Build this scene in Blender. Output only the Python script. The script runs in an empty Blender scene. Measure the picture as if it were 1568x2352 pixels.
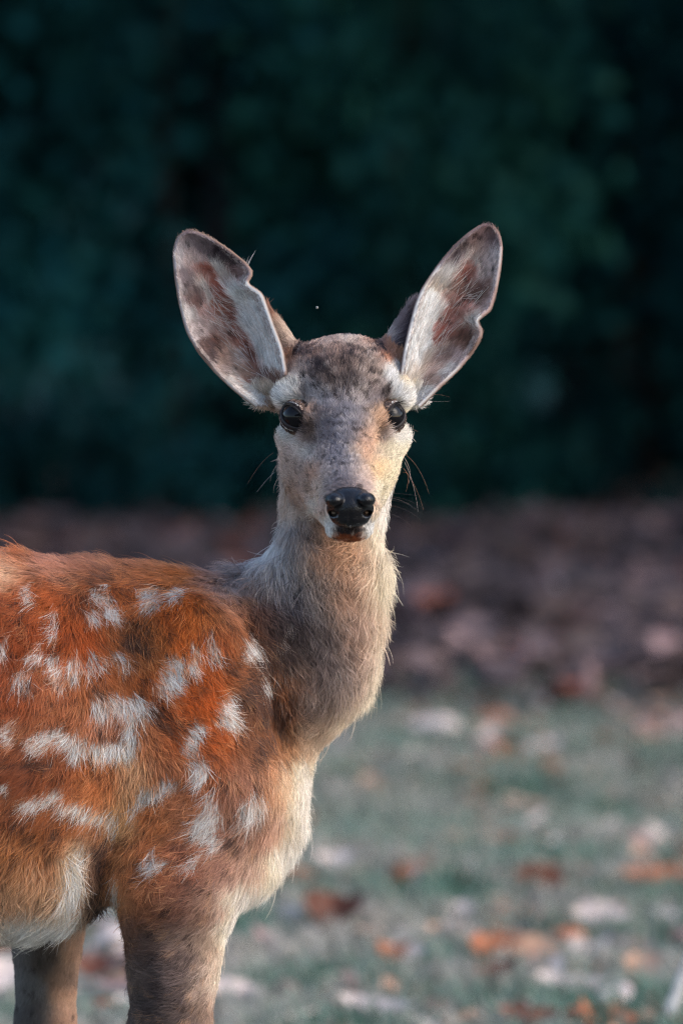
import bpy, math
import numpy as np
from mathutils import Vector

rng = np.random.default_rng(11)
S = bpy.context.scene
COL = S.collection
R = math.radians

# ------------------------------------------------------------------ camera
CAM = np.array([0.0, -5.0, 0.95])
FPX = 15000.0
PITCH = math.atan((1176 - 491) / FPX)
FWD = np.array([0, math.cos(PITCH), -math.sin(PITCH)])
UP = np.array([0, math.sin(PITCH), math.cos(PITCH)])
RIGHT = np.array([1.0, 0, 0])
cd = bpy.data.cameras.new('camera')
cam = bpy.data.objects.new('camera', cd)
COL.objects.link(cam)
cam.location = CAM
cam.rotation_euler = (math.pi / 2 - PITCH, 0, 0)
cd.sensor_fit = 'HORIZONTAL'
cd.sensor_width = 24
cd.lens = FPX / 1568 * 24
cd.clip_end = 500
cd.dof.use_dof = True
cd.dof.focus_distance = 4.965
cd.dof.aperture_fstop = 7.0
S.camera = cam

# ------------------------------------------------------------------ light
SUN_EL, SUN_AZ = R(36), R(66)          # azimuth measured from -Y (behind camera) towards +X
sun_from = np.array([math.sin(SUN_AZ) * math.cos(SUN_EL), -math.cos(SUN_AZ) * math.cos(SUN_EL), math.sin(SUN_EL)])
w = bpy.data.worlds.new('World')
S.world = w
w.use_nodes = True
nt = w.node_tree
sky = nt.nodes.new('ShaderNodeTexSky')
sky.sky_type = 'NISHITA'
sky.sun_disc = False
sky.sun_elevation = SUN_EL
sky.sun_rotation = math.atan2(sun_from[0], sun_from[1])
sky.air_density = 1.0
sky.dust_density = 2.0
nt.links.new(sky.outputs[0], nt.nodes['Background'].inputs[0])
nt.nodes['Background'].inputs[1].default_value = 0.15
sl = bpy.data.lights.new('sun', 'SUN')
sl.energy = 0.52
sl.angle = R(35)
sl.color = (1.0, 0.965, 0.925)
so = bpy.data.objects.new('sun', sl)
COL.objects.link(so)
so.rotation_euler = Vector(sun_from).to_track_quat('Z', 'Y').to_euler()
S.view_settings.view_transform = 'Standard'
S.view_settings.look = 'None'
S.view_settings.gamma = 1
S.view_settings.exposure = 1.58
S.render.engine = 'CYCLES'
S.cycles.max_bounces = 8
S.cycles.diffuse_bounces = 4
S.cycles.glossy_bounces = 3
S.cycles.transmission_bounces = 6
S.cycles.use_denoising = True
S.cycles.denoiser = 'OPENIMAGEDENOISE'
S.cycles.denoising_prefilter = 'NONE'
S.cycles.filter_width = 1.2
S.cycles.caustics_reflective = False
S.cycles.caustics_refractive = False
try:
    S.cycles_curves.shape = 'RIBBONS'
    S.cycles_curves.subdivisions = 2
except Exception:
    pass


# ------------------------------------------------------------------ helpers
def W(sx, sy, d):
    """world point seen at the given place of the frontal sheet, at world depth d"""
    ray = FWD + RIGHT * ((sx - 784) / FPX) + UP * ((1176 - sy) / FPX)
    return CAM + ray * ((d - CAM[1]) / ray[1])


def proj(p):
    q = p - CAM
    z = q @ FWD
    return 784 + FPX * (q @ RIGHT) / z, 1176 - FPX * (q @ UP) / z


def tag(o, label=None, cat=None, group=None, kind=None):
    if label: o['label'] = label
    if cat: o['category'] = cat
    if group: o['group'] = group
    if kind: o['kind'] = kind
    return o


def link(name, data, parent=None, loc=None):
    o = bpy.data.objects.new(name, data)
    COL.objects.link(o)
    if parent is not None:
        o.parent = parent
    if loc is not None:
        o.location = loc
    return o


def mesh_np(name, v, f, smooth=True):
    """v (n,3); f list of arrays of equal-length faces"""
    me = bpy.data.meshes.new(name)
    fs = f if isinstance(f, list) else [f]
    loops = np.concatenate([a.ravel() for a in fs]).astype(np.int32)
    tot = np.concatenate([np.full(len(a), a.shape[1]) for a in fs]).astype(np.int32)
    st = np.concatenate([[0], np.cumsum(tot)[:-1]]).astype(np.int32)
    me.vertices.add(len(v))
    me.vertices.foreach_set('co', np.asarray(v, np.float32).ravel())
    me.loops.add(len(loops))
    me.loops.foreach_set('vertex_index', loops)
    me.polygons.add(len(tot))
    me.polygons.foreach_set('loop_start', st)
    me.polygons.foreach_set('use_smooth', np.full(len(tot), smooth))
    me.update(calc_edges=True)
    me.validate()
    return me


def lin(c):
    c = np.asarray(c, float) / 255.0
    return np.where(c <= 0.04045, c / 12.92, ((c + 0.055) / 1.055) ** 2.4)


def mat(name, color=(0.5, 0.5, 0.5), rough=0.6, spec=0.3):
    m = bpy.data.materials.new(name)
    m.use_nodes = True
    b = m.node_tree.nodes['Principled BSDF']
    b.inputs['Base Color'].default_value = (*color, 1)
    b.inputs['Roughness'].default_value = rough
    b.inputs['Specular IOR Level'].default_value = spec
    return m, m.node_tree, b


def noise_node(nt, scale, detail=4, rough=0.6, coord='Object'):
    tc = nt.nodes.new('ShaderNodeTexCoord')
    n = nt.nodes.new('ShaderNodeTexNoise')
    n.inputs['Scale'].default_value = scale
    n.inputs['Detail'].default_value = detail
    n.inputs['Roughness'].default_value = rough
    nt.links.new(tc.outputs[coord], n.inputs['Vector'])
    return n


def ramp(nt, src, stops):
    r = nt.nodes.new('ShaderNodeValToRGB')
    el = r.color_ramp.elements
    while len(el) < len(stops):
        el.new(0.5)
    for e, (p, c) in zip(el, stops):
        e.position = p
        e.color = (*c, 1)
    nt.links.new(src, r.inputs[0])
    return r


def hash3(i, j, k, seed=0):
    with np.errstate(over='ignore'):
        h = (i.astype(np.int64) * 73856093) ^ (j.astype(np.int64) * 19349663) ^ (k.astype(np.int64) * 83492791) ^ np.int64(seed * 2654435761 % 2147483647)
        h = (h ^ (h >> 13)) * 1274126177 & 0x7fffffffffff
        h = (h ^ (h >> 16)) * 668265263 & 0x7fffffffffff
        h = h ^ (h >> 15)
    return (h & 0xffffff) / float(0x1000000)


def vnoise(p, scale, seed=0):
    q = p * scale
    b = np.floor(q)
    f = q - b
    f = f * f * (3 - 2 * f)
    b = b.astype(np.int64)
    out = 0
    for dx in (0, 1):
        for dy in (0, 1):
            for dz in (0, 1):
                wt = (f[:, 0] if dx else 1 - f[:, 0]) * (f[:, 1] if dy else 1 - f[:, 1]) * (f[:, 2] if dz else 1 - f[:, 2])
                out = out + wt * hash3(b[:, 0] + dx, b[:, 1] + dy, b[:, 2] + dz, seed)
    return out * 2 - 1


def worley(p, cell, seed=0):
    """nearest jittered centre for each point; cell may be per point scalar"""
    q = p / cell
    b = np.floor(q).astype(np.int64)
    best = np.full(len(p), 1e9)
    bc = np.zeros_like(p)
    bid = np.zeros(len(p))
    for dx in (-1, 0, 1):
        for dy in (-1, 0, 1):
            for dz in (-1, 0, 1):
                c = b + np.array([dx, dy, dz])
                j = np.stack([hash3(c[:, 0], c[:, 1], c[:, 2], seed + s) for s in (1, 2, 3)], 1)
                ctr = c + j
                d = ((ctr - q) ** 2).sum(1)
                m = d < best
                best[m] = d[m]
                bc[m] = ctr[m]
                bid[m] = j[m, 0]
    return bc * cell, bid


def nrm(v):
    return v / np.maximum(np.linalg.norm(v, axis=-1, keepdims=True), 1e-9)


# ------------------------------------------------------------------ implicit surfaces
PX = 1 / 3000.0


def ell(p, c, r):
    q = p - c
    k0 = np.sqrt(((q / r) ** 2).sum(1))
    k1 = np.sqrt(((q / (np.asarray(r) ** 2)) ** 2).sum(1))
    return k0 * (k0 - 1) / np.maximum(k1, 1e-6)


def cap(p, a, b, ra, rb):
    ba = b - a
    h = np.clip(((p - a) @ ba) / (ba @ ba), 0, 1)
    return np.linalg.norm(p - a - h[:, None] * ba, axis=1) - (ra + (rb - ra) * h)


TH = R(14)
HEAD_DIR = np.array([math.cos(TH), math.sin(TH), 0])
LAT = np.array([-math.sin(TH), math.cos(TH), 0])


def scap(p, a, b, ra, rb, ratio):
    o = p - a
    l = o @ LAT
    p2 = p + np.outer(l / ratio - l, LAT)
    lb = (b - a) @ LAT
    b2 = b + (lb / ratio - lb) * LAT
    return cap(p2, a, b2, ra, rb) * 0.85


def smin(a, b, k):
    h = np.clip(0.5 + 0.5 * (b - a) / k, 0, 1)
    return b * (1 - h) + a * h - k * h * (1 - h)


def smax(a, b, k):
    return -smin(-a, -b, k)


def body_axis(sx, sy):
    """point of the trunk's mid plane"""
    d0 = 0.09
    x0 = W(480, 1690, d0)[0]
    d = d0
    for _ in range(4):
        d = d0 + (W(sx, sy, d)[0] - x0) * math.tan(TH)
    return W(sx, sy, d)


T0, T1, T2 = body_axis(315, 1690), body_axis(0, 1700), body_axis(-1050, 1650)
EYE_L, EYE_R = W(685, 958, -0.0205), W(889, 957, -0.0170)
ER = 0.0129
EN_L, EN_R = nrm(np.array([-0.52, -0.85, 0.06])), nrm(np.array([0.66, -0.75, 0.06]))


def z_at(p, z):
    q = p.copy(); q[2] = z
    return q


def d_head(p):
    d = ell(p, W(790, 886, 0.03), np.array([140, 190, 112]) * PX)
    d = smin(d, cap(p, W(788, 968, 0.002), W(803, 1148, -0.122), 118 * PX, 60 * PX), 0.014)
    d = smin(d, cap(p, W(782, 1050, 0.04), W(803, 1192, -0.098), 132 * PX, 47 * PX), 0.016)
    d = smin(d, ell(p, W(803, 1166, -0.127), np.array([60, 60, 54]) * PX), 0.010)
    d = smin(d, ell(p, W(802, 1214, -0.122), np.array([50, 62, 27]) * PX), 0.006)
    d = smin(d, ell(p, W(678, 908, -0.002), np.array([40, 50, 34]) * PX), 0.012)
    d = smin(d, ell(p, W(903, 908, 0.001), np.array([40, 50, 34]) * PX), 0.012)
    # the pads of fur and muscle that carry the ears
    d = smin(d, cap(p, W(664, 900, 0.036), W(598, 905, 0.026), 44 * PX, 20 * PX), 0.016)
    d = smin(d, cap(p, W(914, 892, 0.036), W(956, 908, 0.028), 44 * PX, 18 * PX), 0.016)
    # cheek ridges below the eyes
    d = smin(d, cap(p, W(672, 1010, 0.005), W(725, 1100, -0.06), 32 * PX, 22 * PX), 0.012)
    d = smin(d, cap(p, W(902, 1010, 0.005), W(860, 1100, -0.06), 32 * PX, 22 * PX), 0.012)
    # flat hollow in front of each eye
    d = smax(d, -ell(p, W(716, 1005, -0.056), np.array([22, 60, 40]) * PX), 0.012)
    d = smax(d, -ell(p, W(872, 1005, -0.054), np.array([22, 60, 40]) * PX), 0.012)
    for c, n in ((EYE_L, EN_L), (EYE_R, EN_R)):
        d = smax(d, -(np.linalg.norm(p - (c + n * 0.003), axis=1) - ER * 0.98), 0.004)
    return d


EARROOT = ((W(674, 836, 0.038), W(612, 712, 0.05), 36 * PX, 9 * PX), (W(900, 826, 0.038), W(950, 706, 0.052), 40 * PX, 12 * PX))


def d_ear(p):
    d = None
    for a, b, ra, rb in EARROOT:
        e = cap(p, a, b, ra, rb)
        d = e if d is None else np.minimum(d, e)
    return d


def d_farleg(p):
    a, b = W(112, 2010, 0.165), W(104, 2352, 0.165)
    kn = z_at(b, 0.21) + np.array([0.004, 0, 0])
    ft = z_at(kn, 0.05)
    d = cap(p, a, b, 92 * PX, 66 * PX)
    d = smin(d, cap(p, b, kn, 66 * PX, 0.017), 0.01)
    d = smin(d, cap(p, kn, ft, 0.017, 0.012), 0.008)
    return smin(d, cap(p, ft, z_at(ft, 0.012) + np.array([0.02, 0, 0]), 0.014, 0.017), 0.008)


def d_body(p):
    d = scap(p, T0, T1, 365 * PX, 408 * PX, 0.70)
    d = smin(d, scap(p, T1, T2, 408 * PX, 405 * PX, 0.74), 0.02)
    # brisket
    d = smin(d, cap(p, W(555, 1720, 0.10), W(566, 1850, 0.095), 112 * PX, 124 * PX), 0.025)
    d = smin(d, scap(p, body_axis(60, 1975), body_axis(-400, 1965), 140 * PX, 145 * PX, 1.5), 0.03)
    d = smin(d, ell(p, W(516, 1965, 0.085), np.array([114, 200, 100]) * PX), 0.03)
    # withers
    d = smin(d, cap(p, body_axis(240, 1500), W(600, 1505, 0.10), 178 * PX, 168 * PX), 0.03)
    # shoulder blade
    d = smin(d, ell(p, W(430, 1690, 0.012), np.array([165, 110, 320]) * PX), 0.03)
    # near foreleg
    e0, e1, e2 = W(500, 1800, 0.02), W(410, 2010, 0.018), W(392, 2352, 0.03)
    kn = z_at(e2, 0.20) + np.array([0.003, 0, 0])
    ft = z_at(kn, 0.05)
    leg = cap(p, e0, e1, 130 * PX, 128 * PX)
    leg = smin(leg, cap(p, e1, e2, 128 * PX, 84 * PX), 0.02)
    leg = smin(leg, cap(p, e2, kn, 84 * PX, 0.019), 0.01)
    leg = smin(leg, cap(p, kn, ft, 0.018, 0.013), 0.008)
    leg = smin(leg, cap(p, ft, z_at(ft, 0.012) + np.array([0.02, 0, 0]), 0.015, 0.018), 0.008)
    d = smin(d, leg, 0.022)
    # hind legs
    for side in (-1, 1):
        h0 = T2 + LAT * side * 0.05 + np.array([0.02, 0, -0.02])
        h1 = z_at(h0 + HEAD_DIR * 0.07 + LAT * side * 0.03, 0.38)
        h2 = z_at(h0 - HEAD_DIR * 0.07 + LAT * side * 0.02, 0.235)
        h3 = z_at(h0 - HEAD_DIR * 0.05 + LAT * side * 0.02, 0.05)
        g = cap(p, h0, h1, 0.10, 0.055)
        g = smin(g, cap(p, h1, h2, 0.052, 0.02), 0.02)
        g = smin(g, cap(p, h2, h3, 0.018, 0.013), 0.008)
        g = smin(g, cap(p, h3, z_at(h3, 0.012) + HEAD_DIR * 0.02, 0.015, 0.018), 0.008)
        d = smin(d, g, 0.03)
    # tail
    tl = T2 - HEAD_DIR * 0.135 + np.array([0, 0, 0.04])
    d = smin(d, cap(p, tl, tl - HEAD_DIR * 0.03 + np.array([0, 0, -0.09]), 0.022, 0.014), 0.015)
    return d


def d_neck(p):
    d = cap(p, W(628, 1600, 0.11), W(682, 1510, 0.095), 125 * PX, 160 * PX)
    d = smin(d, cap(p, W(585, 1720, 0.11), W(628, 1600, 0.11), 108 * PX, 125 * PX), 0.02)
    d = smin(d, cap(p, W(682, 1510, 0.095), W(738, 1390, 0.085), 160 * PX, 116 * PX), 0.02)
    d = smin(d, cap(p, W(738, 1390, 0.085), W(753, 1290, 0.08), 116 * PX, 104 * PX), 0.02)
    d = smin(d, cap(p, W(753, 1290, 0.08), W(776, 1060, 0.07), 104 * PX, 120 * PX), 0.02)
    return d


def sdf(p):
    b = smin(d_body(p), d_neck(p), 0.022)
    b = smin(b, d_farleg(p), 0.02)
    h = smin(d_head(p), d_ear(p), 0.012)
    return smin(b, h, 0.014)


def surface_nets(fn, lo, hi, h, block=8, margin=1.7):
    lo, hi = np.asarray(lo, float), np.asarray(hi, float)
    nb = np.ceil((hi - lo) / (h * block)).astype(int)
    n = nb * block + 1
    f = np.empty(n, np.float32)
    bi = np.stack(np.meshgrid(*[np.arange(k) for k in nb], indexing='ij'), -1).reshape(-1, 3)
    ctr = lo + (bi + 0.5) * block * h
    dc = fn(ctr)
    off = np.stack(np.meshgrid(*[np.arange(block + 1)] * 3, indexing='ij'), -1).reshape(-1, 3)
    for k in np.nonzero(np.abs(dc) >= block * h * 0.87 * margin)[0]:
        a = bi[k] * block
        f[a[0]:a[0] + block + 1, a[1]:a[1] + block + 1, a[2]:a[2] + block + 1] = np.sign(dc[k])
    near = np.nonzero(np.abs(dc) < block * h * 0.87 * margin)[0]
    for s in range(0, len(near), 256):
        ks = near[s:s + 256]
        idx = bi[ks][:, None, :] * block + off[None]
        val = fn((lo + idx.reshape(-1, 3) * h)).astype(np.float32)
        ii = idx.reshape(-1, 3)
        f[ii[:, 0], ii[:, 1], ii[:, 2]] = val
    ins = f < 0
    cnt = np.zeros(n - 1, np.int8)
    for dx in (0, 1):
        for dy in (0, 1):
            for dz in (0, 1):
                cnt += ins[dx:n[0] - 1 + dx, dy:n[1] - 1 + dy, dz:n[2] - 1 + dz]
    act = np.argwhere((cnt > 0) & (cnt < 8))
    ids = np.full(n - 1, -1, np.int32)
    ids[act[:, 0], act[:, 1], act[:, 2]] = np.arange(len(act))
    acc = np.zeros((len(act), 3)); num = np.zeros(len(act))
    corners = [(a, b, c) for a in (0, 1) for b in (0, 1) for c in (0, 1)]
    for c0 in corners:
        for ax in range(3):
            if c0[ax]: continue
            c1 = list(c0); c1[ax] = 1
            f0 = f[act[:, 0] + c0[0], act[:, 1] + c0[1], act[:, 2] + c0[2]]
            f1 = f[act[:, 0] + c1[0], act[:, 1] + c1[1], act[:, 2] + c1[2]]
            m = (f0 < 0) != (f1 < 0)
            t = np.where(m, f0 / np.where(m, f0 - f1, 1), 0)
            q = np.array(c0, float)[None].repeat(len(act), 0)
            q[:, ax] += t
            acc[m] += q[m]; num[m] += 1
    v = lo + (act + acc / num[:, None]) * h
    quads = []
    for ax in range(3):
        u, w2 = (ax + 1) % 3, (ax + 2) % 3
        sl0 = [slice(None)] * 3; sl1 = [slice(None)] * 3
        sl0[ax] = slice(0, -1); sl1[ax] = slice(1, None)
        a, b = ins[tuple(sl0)], ins[tuple(sl1)]
        e = np.argwhere(a != b)
        e = e[(e[:, u] > 0) & (e[:, w2] > 0) & (e[:, u] < n[u] - 1) & (e[:, w2] < n[w2] - 1)]
        flip = a[e[:, 0], e[:, 1], e[:, 2]]
        def cid(du, dw):
            c = e.copy(); c[:, u] -= du; c[:, w2] -= dw
            return ids[c[:, 0], c[:, 1], c[:, 2]]
        q = np.stack([cid(1, 1), cid(0, 1), cid(0, 0), cid(1, 0)], 1)
        q[~flip] = q[~flip][:, ::-1]
        quads.append(q)
    q = np.concatenate(quads)
    for _ in range(2):
        v, _n = project(fn, v)
    return v, q


def grad(fn, v, e=4e-4):
    g = np.zeros_like(v)
    for k in range(3):
        o = np.zeros(3); o[k] = e
        g[:, k] = fn(v + o) - fn(v - o)
    return g / (2 * e)


def project(fn, v):
    g = grad(fn, v)
    d = fn(v)
    l2 = np.maximum((g ** 2).sum(1), 0.05)
    st = d / l2
    st = np.clip(st, -0.003, 0.003)
    v = v - g * st[:, None]
    return v, nrm(g)


# ------------------------------------------------------------------ coat tables (sRGB of the coat, some light and shade baked in)
def z1(x, y): return 564.4 + 0.288 * x, 705.5 + 0.288 * y
def z2(x, y): return 376.3 + 0.216 * x, 489.2 + 0.216 * y
def z3(x, y): return 827.8 + 0.228 * x, 489.2 + 0.228 * y


def table(rows, conv=None):
    pts, cols = [], []
    for x, y, *c in rows:
        if conv: x, y = conv(x, y)
        pts.append((x, y)); cols.append(c[0] if len(c) == 1 else c)
    return np.array(pts, float), np.array(cols, float)


C_, W_ = (230, 208, 184), (232, 231, 229)
BODY = table([  # neck crease and armpit shade put in as dark entries
    (30, 1265, (178, 92, 52)), (0, 1315, (218, 165, 138)), (100, 1305, (188, 128, 104)), (200, 1315, (172, 112, 86)), (300, 1312, (186, 116, 82)), (400, 1322, (190, 116, 76)),
    (480, 1325, (160, 122, 110)), (530, 1360, (172, 156, 152)), (560, 1312, (100, 86, 88)), (600, 1345, (180, 170, 168)), (-300, 1300, (175, 100, 62)), (-800, 1300, (160, 95, 60)),
    (30, 1400, (150, 76, 46)), (100, 1400, (165, 85, 50)), (200, 1390, (160, 85, 50)), (300, 1380, (186, 102, 58)), (400, 1410, (186, 98, 52)), (450, 1420, (202, 108, 56)),
    (520, 1420, (192, 128, 96)), (590, 1420, (122, 86, 70)), (640, 1400, (104, 96, 98)), (660, 1450, (66, 54, 52)),
    (30, 1500, (136, 66, 38)), (100, 1480, (152, 74, 42)), (200, 1500, (176, 86, 46)), (280, 1490, (148, 88, 56)), (350, 1490, (162, 96, 58)), (430, 1490, (196, 100, 50)),
    (500, 1500, (178, 90, 48)), (560, 1500, (130, 78, 52)), (620, 1500, (92, 68, 58)), (680, 1510, (66, 54, 50)), (730, 1480, (74, 68, 70)), (-300, 1500, (150, 78, 46)),
    (30, 1600, (156, 80, 50)), (110, 1600, (162, 90, 60)), (200, 1600, (168, 98, 64)), (300, 1600, (162, 90, 54)), (400, 1600, (166, 84, 46)), (480, 1600, (188, 90, 42)),
    (560, 1610, (118, 76, 55)), (615, 1620, (84, 54, 42)), (645, 1580, (150, 88, 54)), (700, 1580, (132, 110, 100)), (750, 1600, (106, 92, 88)),
    (30, 1690, (142, 82, 56)), (120, 1650, (166, 98, 68)), (250, 1650, (178, 116, 90)), (350, 1700, (182, 112, 78)), (420, 1690, (168, 88, 52)), (500, 1700, (180, 90, 47)),
    (570, 1700, (126, 76, 50)), (615, 1700, (108, 68, 48)), (650, 1720, (178, 114, 74)), (690, 1720, (212, 188, 168)), (-300, 1700, (148, 82, 52)),
    (40, 1780, (122, 68, 46)), (120, 1790, (146, 82, 54)), (220, 1790, (182, 108, 70)), (310, 1790, (205, 150, 116)), (400, 1790, (172, 108, 78)), (480, 1790, (166, 92, 60)),
    (560, 1790, (152, 102, 82)), (620, 1800, (194, 136, 102)), (665, 1800, C_), (710, 1800, (234, 222, 206)),
    (30, 1880, (142, 82, 54)), (120, 1890, (152, 88, 56)), (200, 1880, (186, 116, 80)), (270, 1890, (206, 152, 114)), (350, 1880, (186, 112, 74)), (430, 1880, (180, 116, 86)),
    (500, 1890, (162, 116, 98)), (570, 1900, (156, 116, 98)), (620, 1900, (192, 152, 130)), (670, 1900, C_), (700, 1900, (234, 222, 206)), (-300, 1900, (160, 96, 62)),
    (30, 1960, (166, 106, 70)), (100, 1960, (162, 102, 68)), (170, 1980, (216, 182, 152)), (222, 1990, (112, 78, 64)), (270, 1990, (192, 122, 82)), (340, 2000, (176, 106, 72)),
    (420, 2000, (160, 100, 78)), (500, 2000, (150, 110, 95)), (560, 2000, (186, 152, 132)), (615, 2000, C_), (660, 1980, (234, 222, 206)),
    (20, 2060, (186, 142, 112)), (100, 2060, (196, 152, 122)), (170, 2070, (222, 188, 158)), (212, 2080, (104, 74, 62)), (260, 2070, (206, 142, 102)), (330, 2080, (152, 98, 72)),
    (400, 2080, (122, 84, 70)), (470, 2080, (150, 116, 100)), (530, 2080, (226, 202, 182)), (570, 2080, (244, 236, 224)),
    (20, 2130, (198, 182, 170)), (80, 2140, W_), (150, 2150, (228, 214, 196)), (212, 2150, (98, 74, 66)), (-300, 2120, (215, 200, 185)),
    (280, 2150, (136, 100, 84)), (340, 2160, (92, 74, 68)), (420, 2160, (142, 118, 108)), (480, 2170, (186, 160, 140)), (530, 2150, (240, 228, 212)),
    (300, 2250, (124, 108, 100)), (350, 2250, (72, 64, 64)), (420, 2250, (122, 104, 100)), (478, 2250, (178, 152, 134)), (505, 2250, (232, 214, 196)),
    (300, 2345, (108, 95, 90)), (350, 2345, (62, 57, 58)), (420, 2345, (98, 83, 78)), (475, 2345, (160, 132, 114)), (350, 2700, (110, 90, 78)), (350, 3200, (95, 80, 70)),
    # neck
    (600, 1235, (218, 212, 206)), (622, 1195, (206, 194, 184)), (650, 1250, (128, 120, 122)), (640, 1300, (226, 222, 220)), (618, 1255, (232, 228, 224)), (570, 1305, (228, 226, 226)), (590, 1290, (230, 229, 228)), (690, 1270, (152, 140, 136)),
    (740, 1280, (170, 132, 110)), (800, 1270, (192, 146, 116)), (850, 1260, (216, 192, 172)), (890, 1250, C_), (660, 1340, (142, 137, 140)), (720, 1350, (152, 137, 130)),
    (790, 1360, (172, 134, 112)), (850, 1350, (216, 188, 164)), (895, 1350, C_), (690, 1410, (112, 110, 116)), (740, 1430, (132, 118, 112)), (800, 1440, (152, 122, 107)),
    (850, 1440, (198, 168, 148)), (895, 1440, C_), (760, 1500, (112, 97, 94)), (810, 1500, (146, 116, 102)), (855, 1500, (218, 194, 172)), (885, 1510, C_),
    (765, 1560, (94, 83, 82)), (805, 1560, (152, 127, 114)), (850, 1560, C_), (790, 1620, (192, 168, 150)), (825, 1620, C_), (740, 1680, (192, 162, 142)), (780, 1680, C_),
    (640, 1180, (180, 155, 138)), (780, 1180, (190, 150, 124)), (900, 1180, (232, 215, 198)),
])
SPOTS = [  # white coat spots: x, y, rx, ry, turn
    (56, 1379, 10, 22, 0), (119, 1438, 9, 30, 0), (227, 1379, 19, 20, 20), (264, 1420, 28, 16, 25), (210, 1431, 12, 16, 0), (344, 1383, 25, 26, 0), (405, 1375, 14, 18, 0),
    (7, 1498, 10, 28, 0), (71, 1528, 20, 20, 0), (91, 1502, 8, 25, 0), (123, 1550, 18, 34, 0), (169, 1546, 16, 30, 0), (205, 1531, 8, 28, 0), (232, 1528, 10, 18, 0), (276, 1525, 24, 12, 0),
    (54, 1576, 18, 20, 0), (405, 1546, 22, 30, 0), (387, 1583, 28, 22, 0), (452, 1528, 15, 30, -10), (487, 1502, 10, 26, -10), (528, 1643, 20, 38, -5), (446, 1710, 18, 38, 5), (461, 1784, 18, 28, 10),
    (231, 1639, 25, 25, 0), (283, 1628, 34, 18, 0), (331, 1639, 14, 40, -10), (316, 1602, 14, 12, 0), (11, 1684, 16, 30, 0), (74, 1714, 22, 18, 0), (115, 1695, 30, 18, 0), (160, 1710, 32, 18, 0),
    (171, 1740, 16, 18, 0), (238, 1736, 44, 20, 0), (298, 1714, 17, 40, 0), (123, 1833, 14, 16, 0), (74, 1848, 36, 13, 0), (156, 1870, 36, 14, 0), (372, 1820, 38, 20, -25), (324, 1846, 13, 40, 25),
    (196, 1878, 30, 12, 0), (236, 1880, 26, 12, 0), (257, 1907, 9, 30, 5), (470, 1900, 28, 42, 35), (484, 1940, 22, 20, 0), (571, 1869, 18, 38, 25), (355, 1993, 32, 12, -30), (570, 1500, 14, 22, 0),
    (600, 1585, 9, 18, 0), (435, 1985, 24, 8, -20), (480, 1850, 16, 18, 20), (0, 1825, 14, 14, 0), (590, 1520, 8, 14, 0), (300, 1660, 20, 10, 0), (360, 1980, 16, 8, 0),
    (165, 2015, 16, 60, 8), (140, 2085, 20, 40, 10), (80, 2128, 60, 22, 0), (20, 2120, 40, 16, 0), (268, 2060, 10, 34, 10),
    (-90, 1400, 22, 24, 0), (-180, 1480, 24, 22, 0), (-300, 1420, 24, 26, 0), (-420, 1500, 26, 24, 0), (-120, 1600, 26, 20, 0), (-260, 1620, 26, 24, 0), (-430, 1640, 24, 28, 0), (-560, 1450, 26, 22, 0),
    (-600, 1620, 26, 24, 0), (-750, 1500, 28, 24, 0), (-760, 1680, 24, 28, 0), (-150, 1780, 28, 20, 0), (-330, 1800, 28, 18, 0), (-520, 1790, 26, 20, 0), (-900, 1560, 28, 24, 0), (-950, 1700, 24, 24, 0),
]
DARKS = [  # shade of fur creases and armpit gap painted in, with dark blotches
    (222, 1985, 9, 60, 0), (214, 2085, 14, 50, 0),
    (328, 1447, 36, 8, 35), (312, 1487, 42, 12, 20), (372, 1661, 52, 10, 40), (431, 1669, 26, 8, 10), (692, 1434, 30, 16, 20), (727, 1457, 24, 18, 0), (657, 1542, 16, 22, 0),
    (664, 1592, 12, 16, 0), (619, 1590, 8, 42, -10), (633, 1660, 8, 52, -5), (598, 1656, 8, 22, 0), (584, 1552, 8, 22, 0), (604, 1540, 8, 20, 0), (223, 1691, 18, 8, 0), (262, 1706, 20, 7, 0),
    (240, 1650, 8, 8, 0), (128, 1503, 12, 22, 0), (40, 1895, 12, 18, 0), (120, 1915, 14, 10, 0), (640, 1700, 7, 30, -5), (560, 1450, 8, 24, 0), (575, 1600, 10, 16, 0), (225, 1600, 26, 8, 40), (80, 1760, 50, 10, 0),
]
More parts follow.
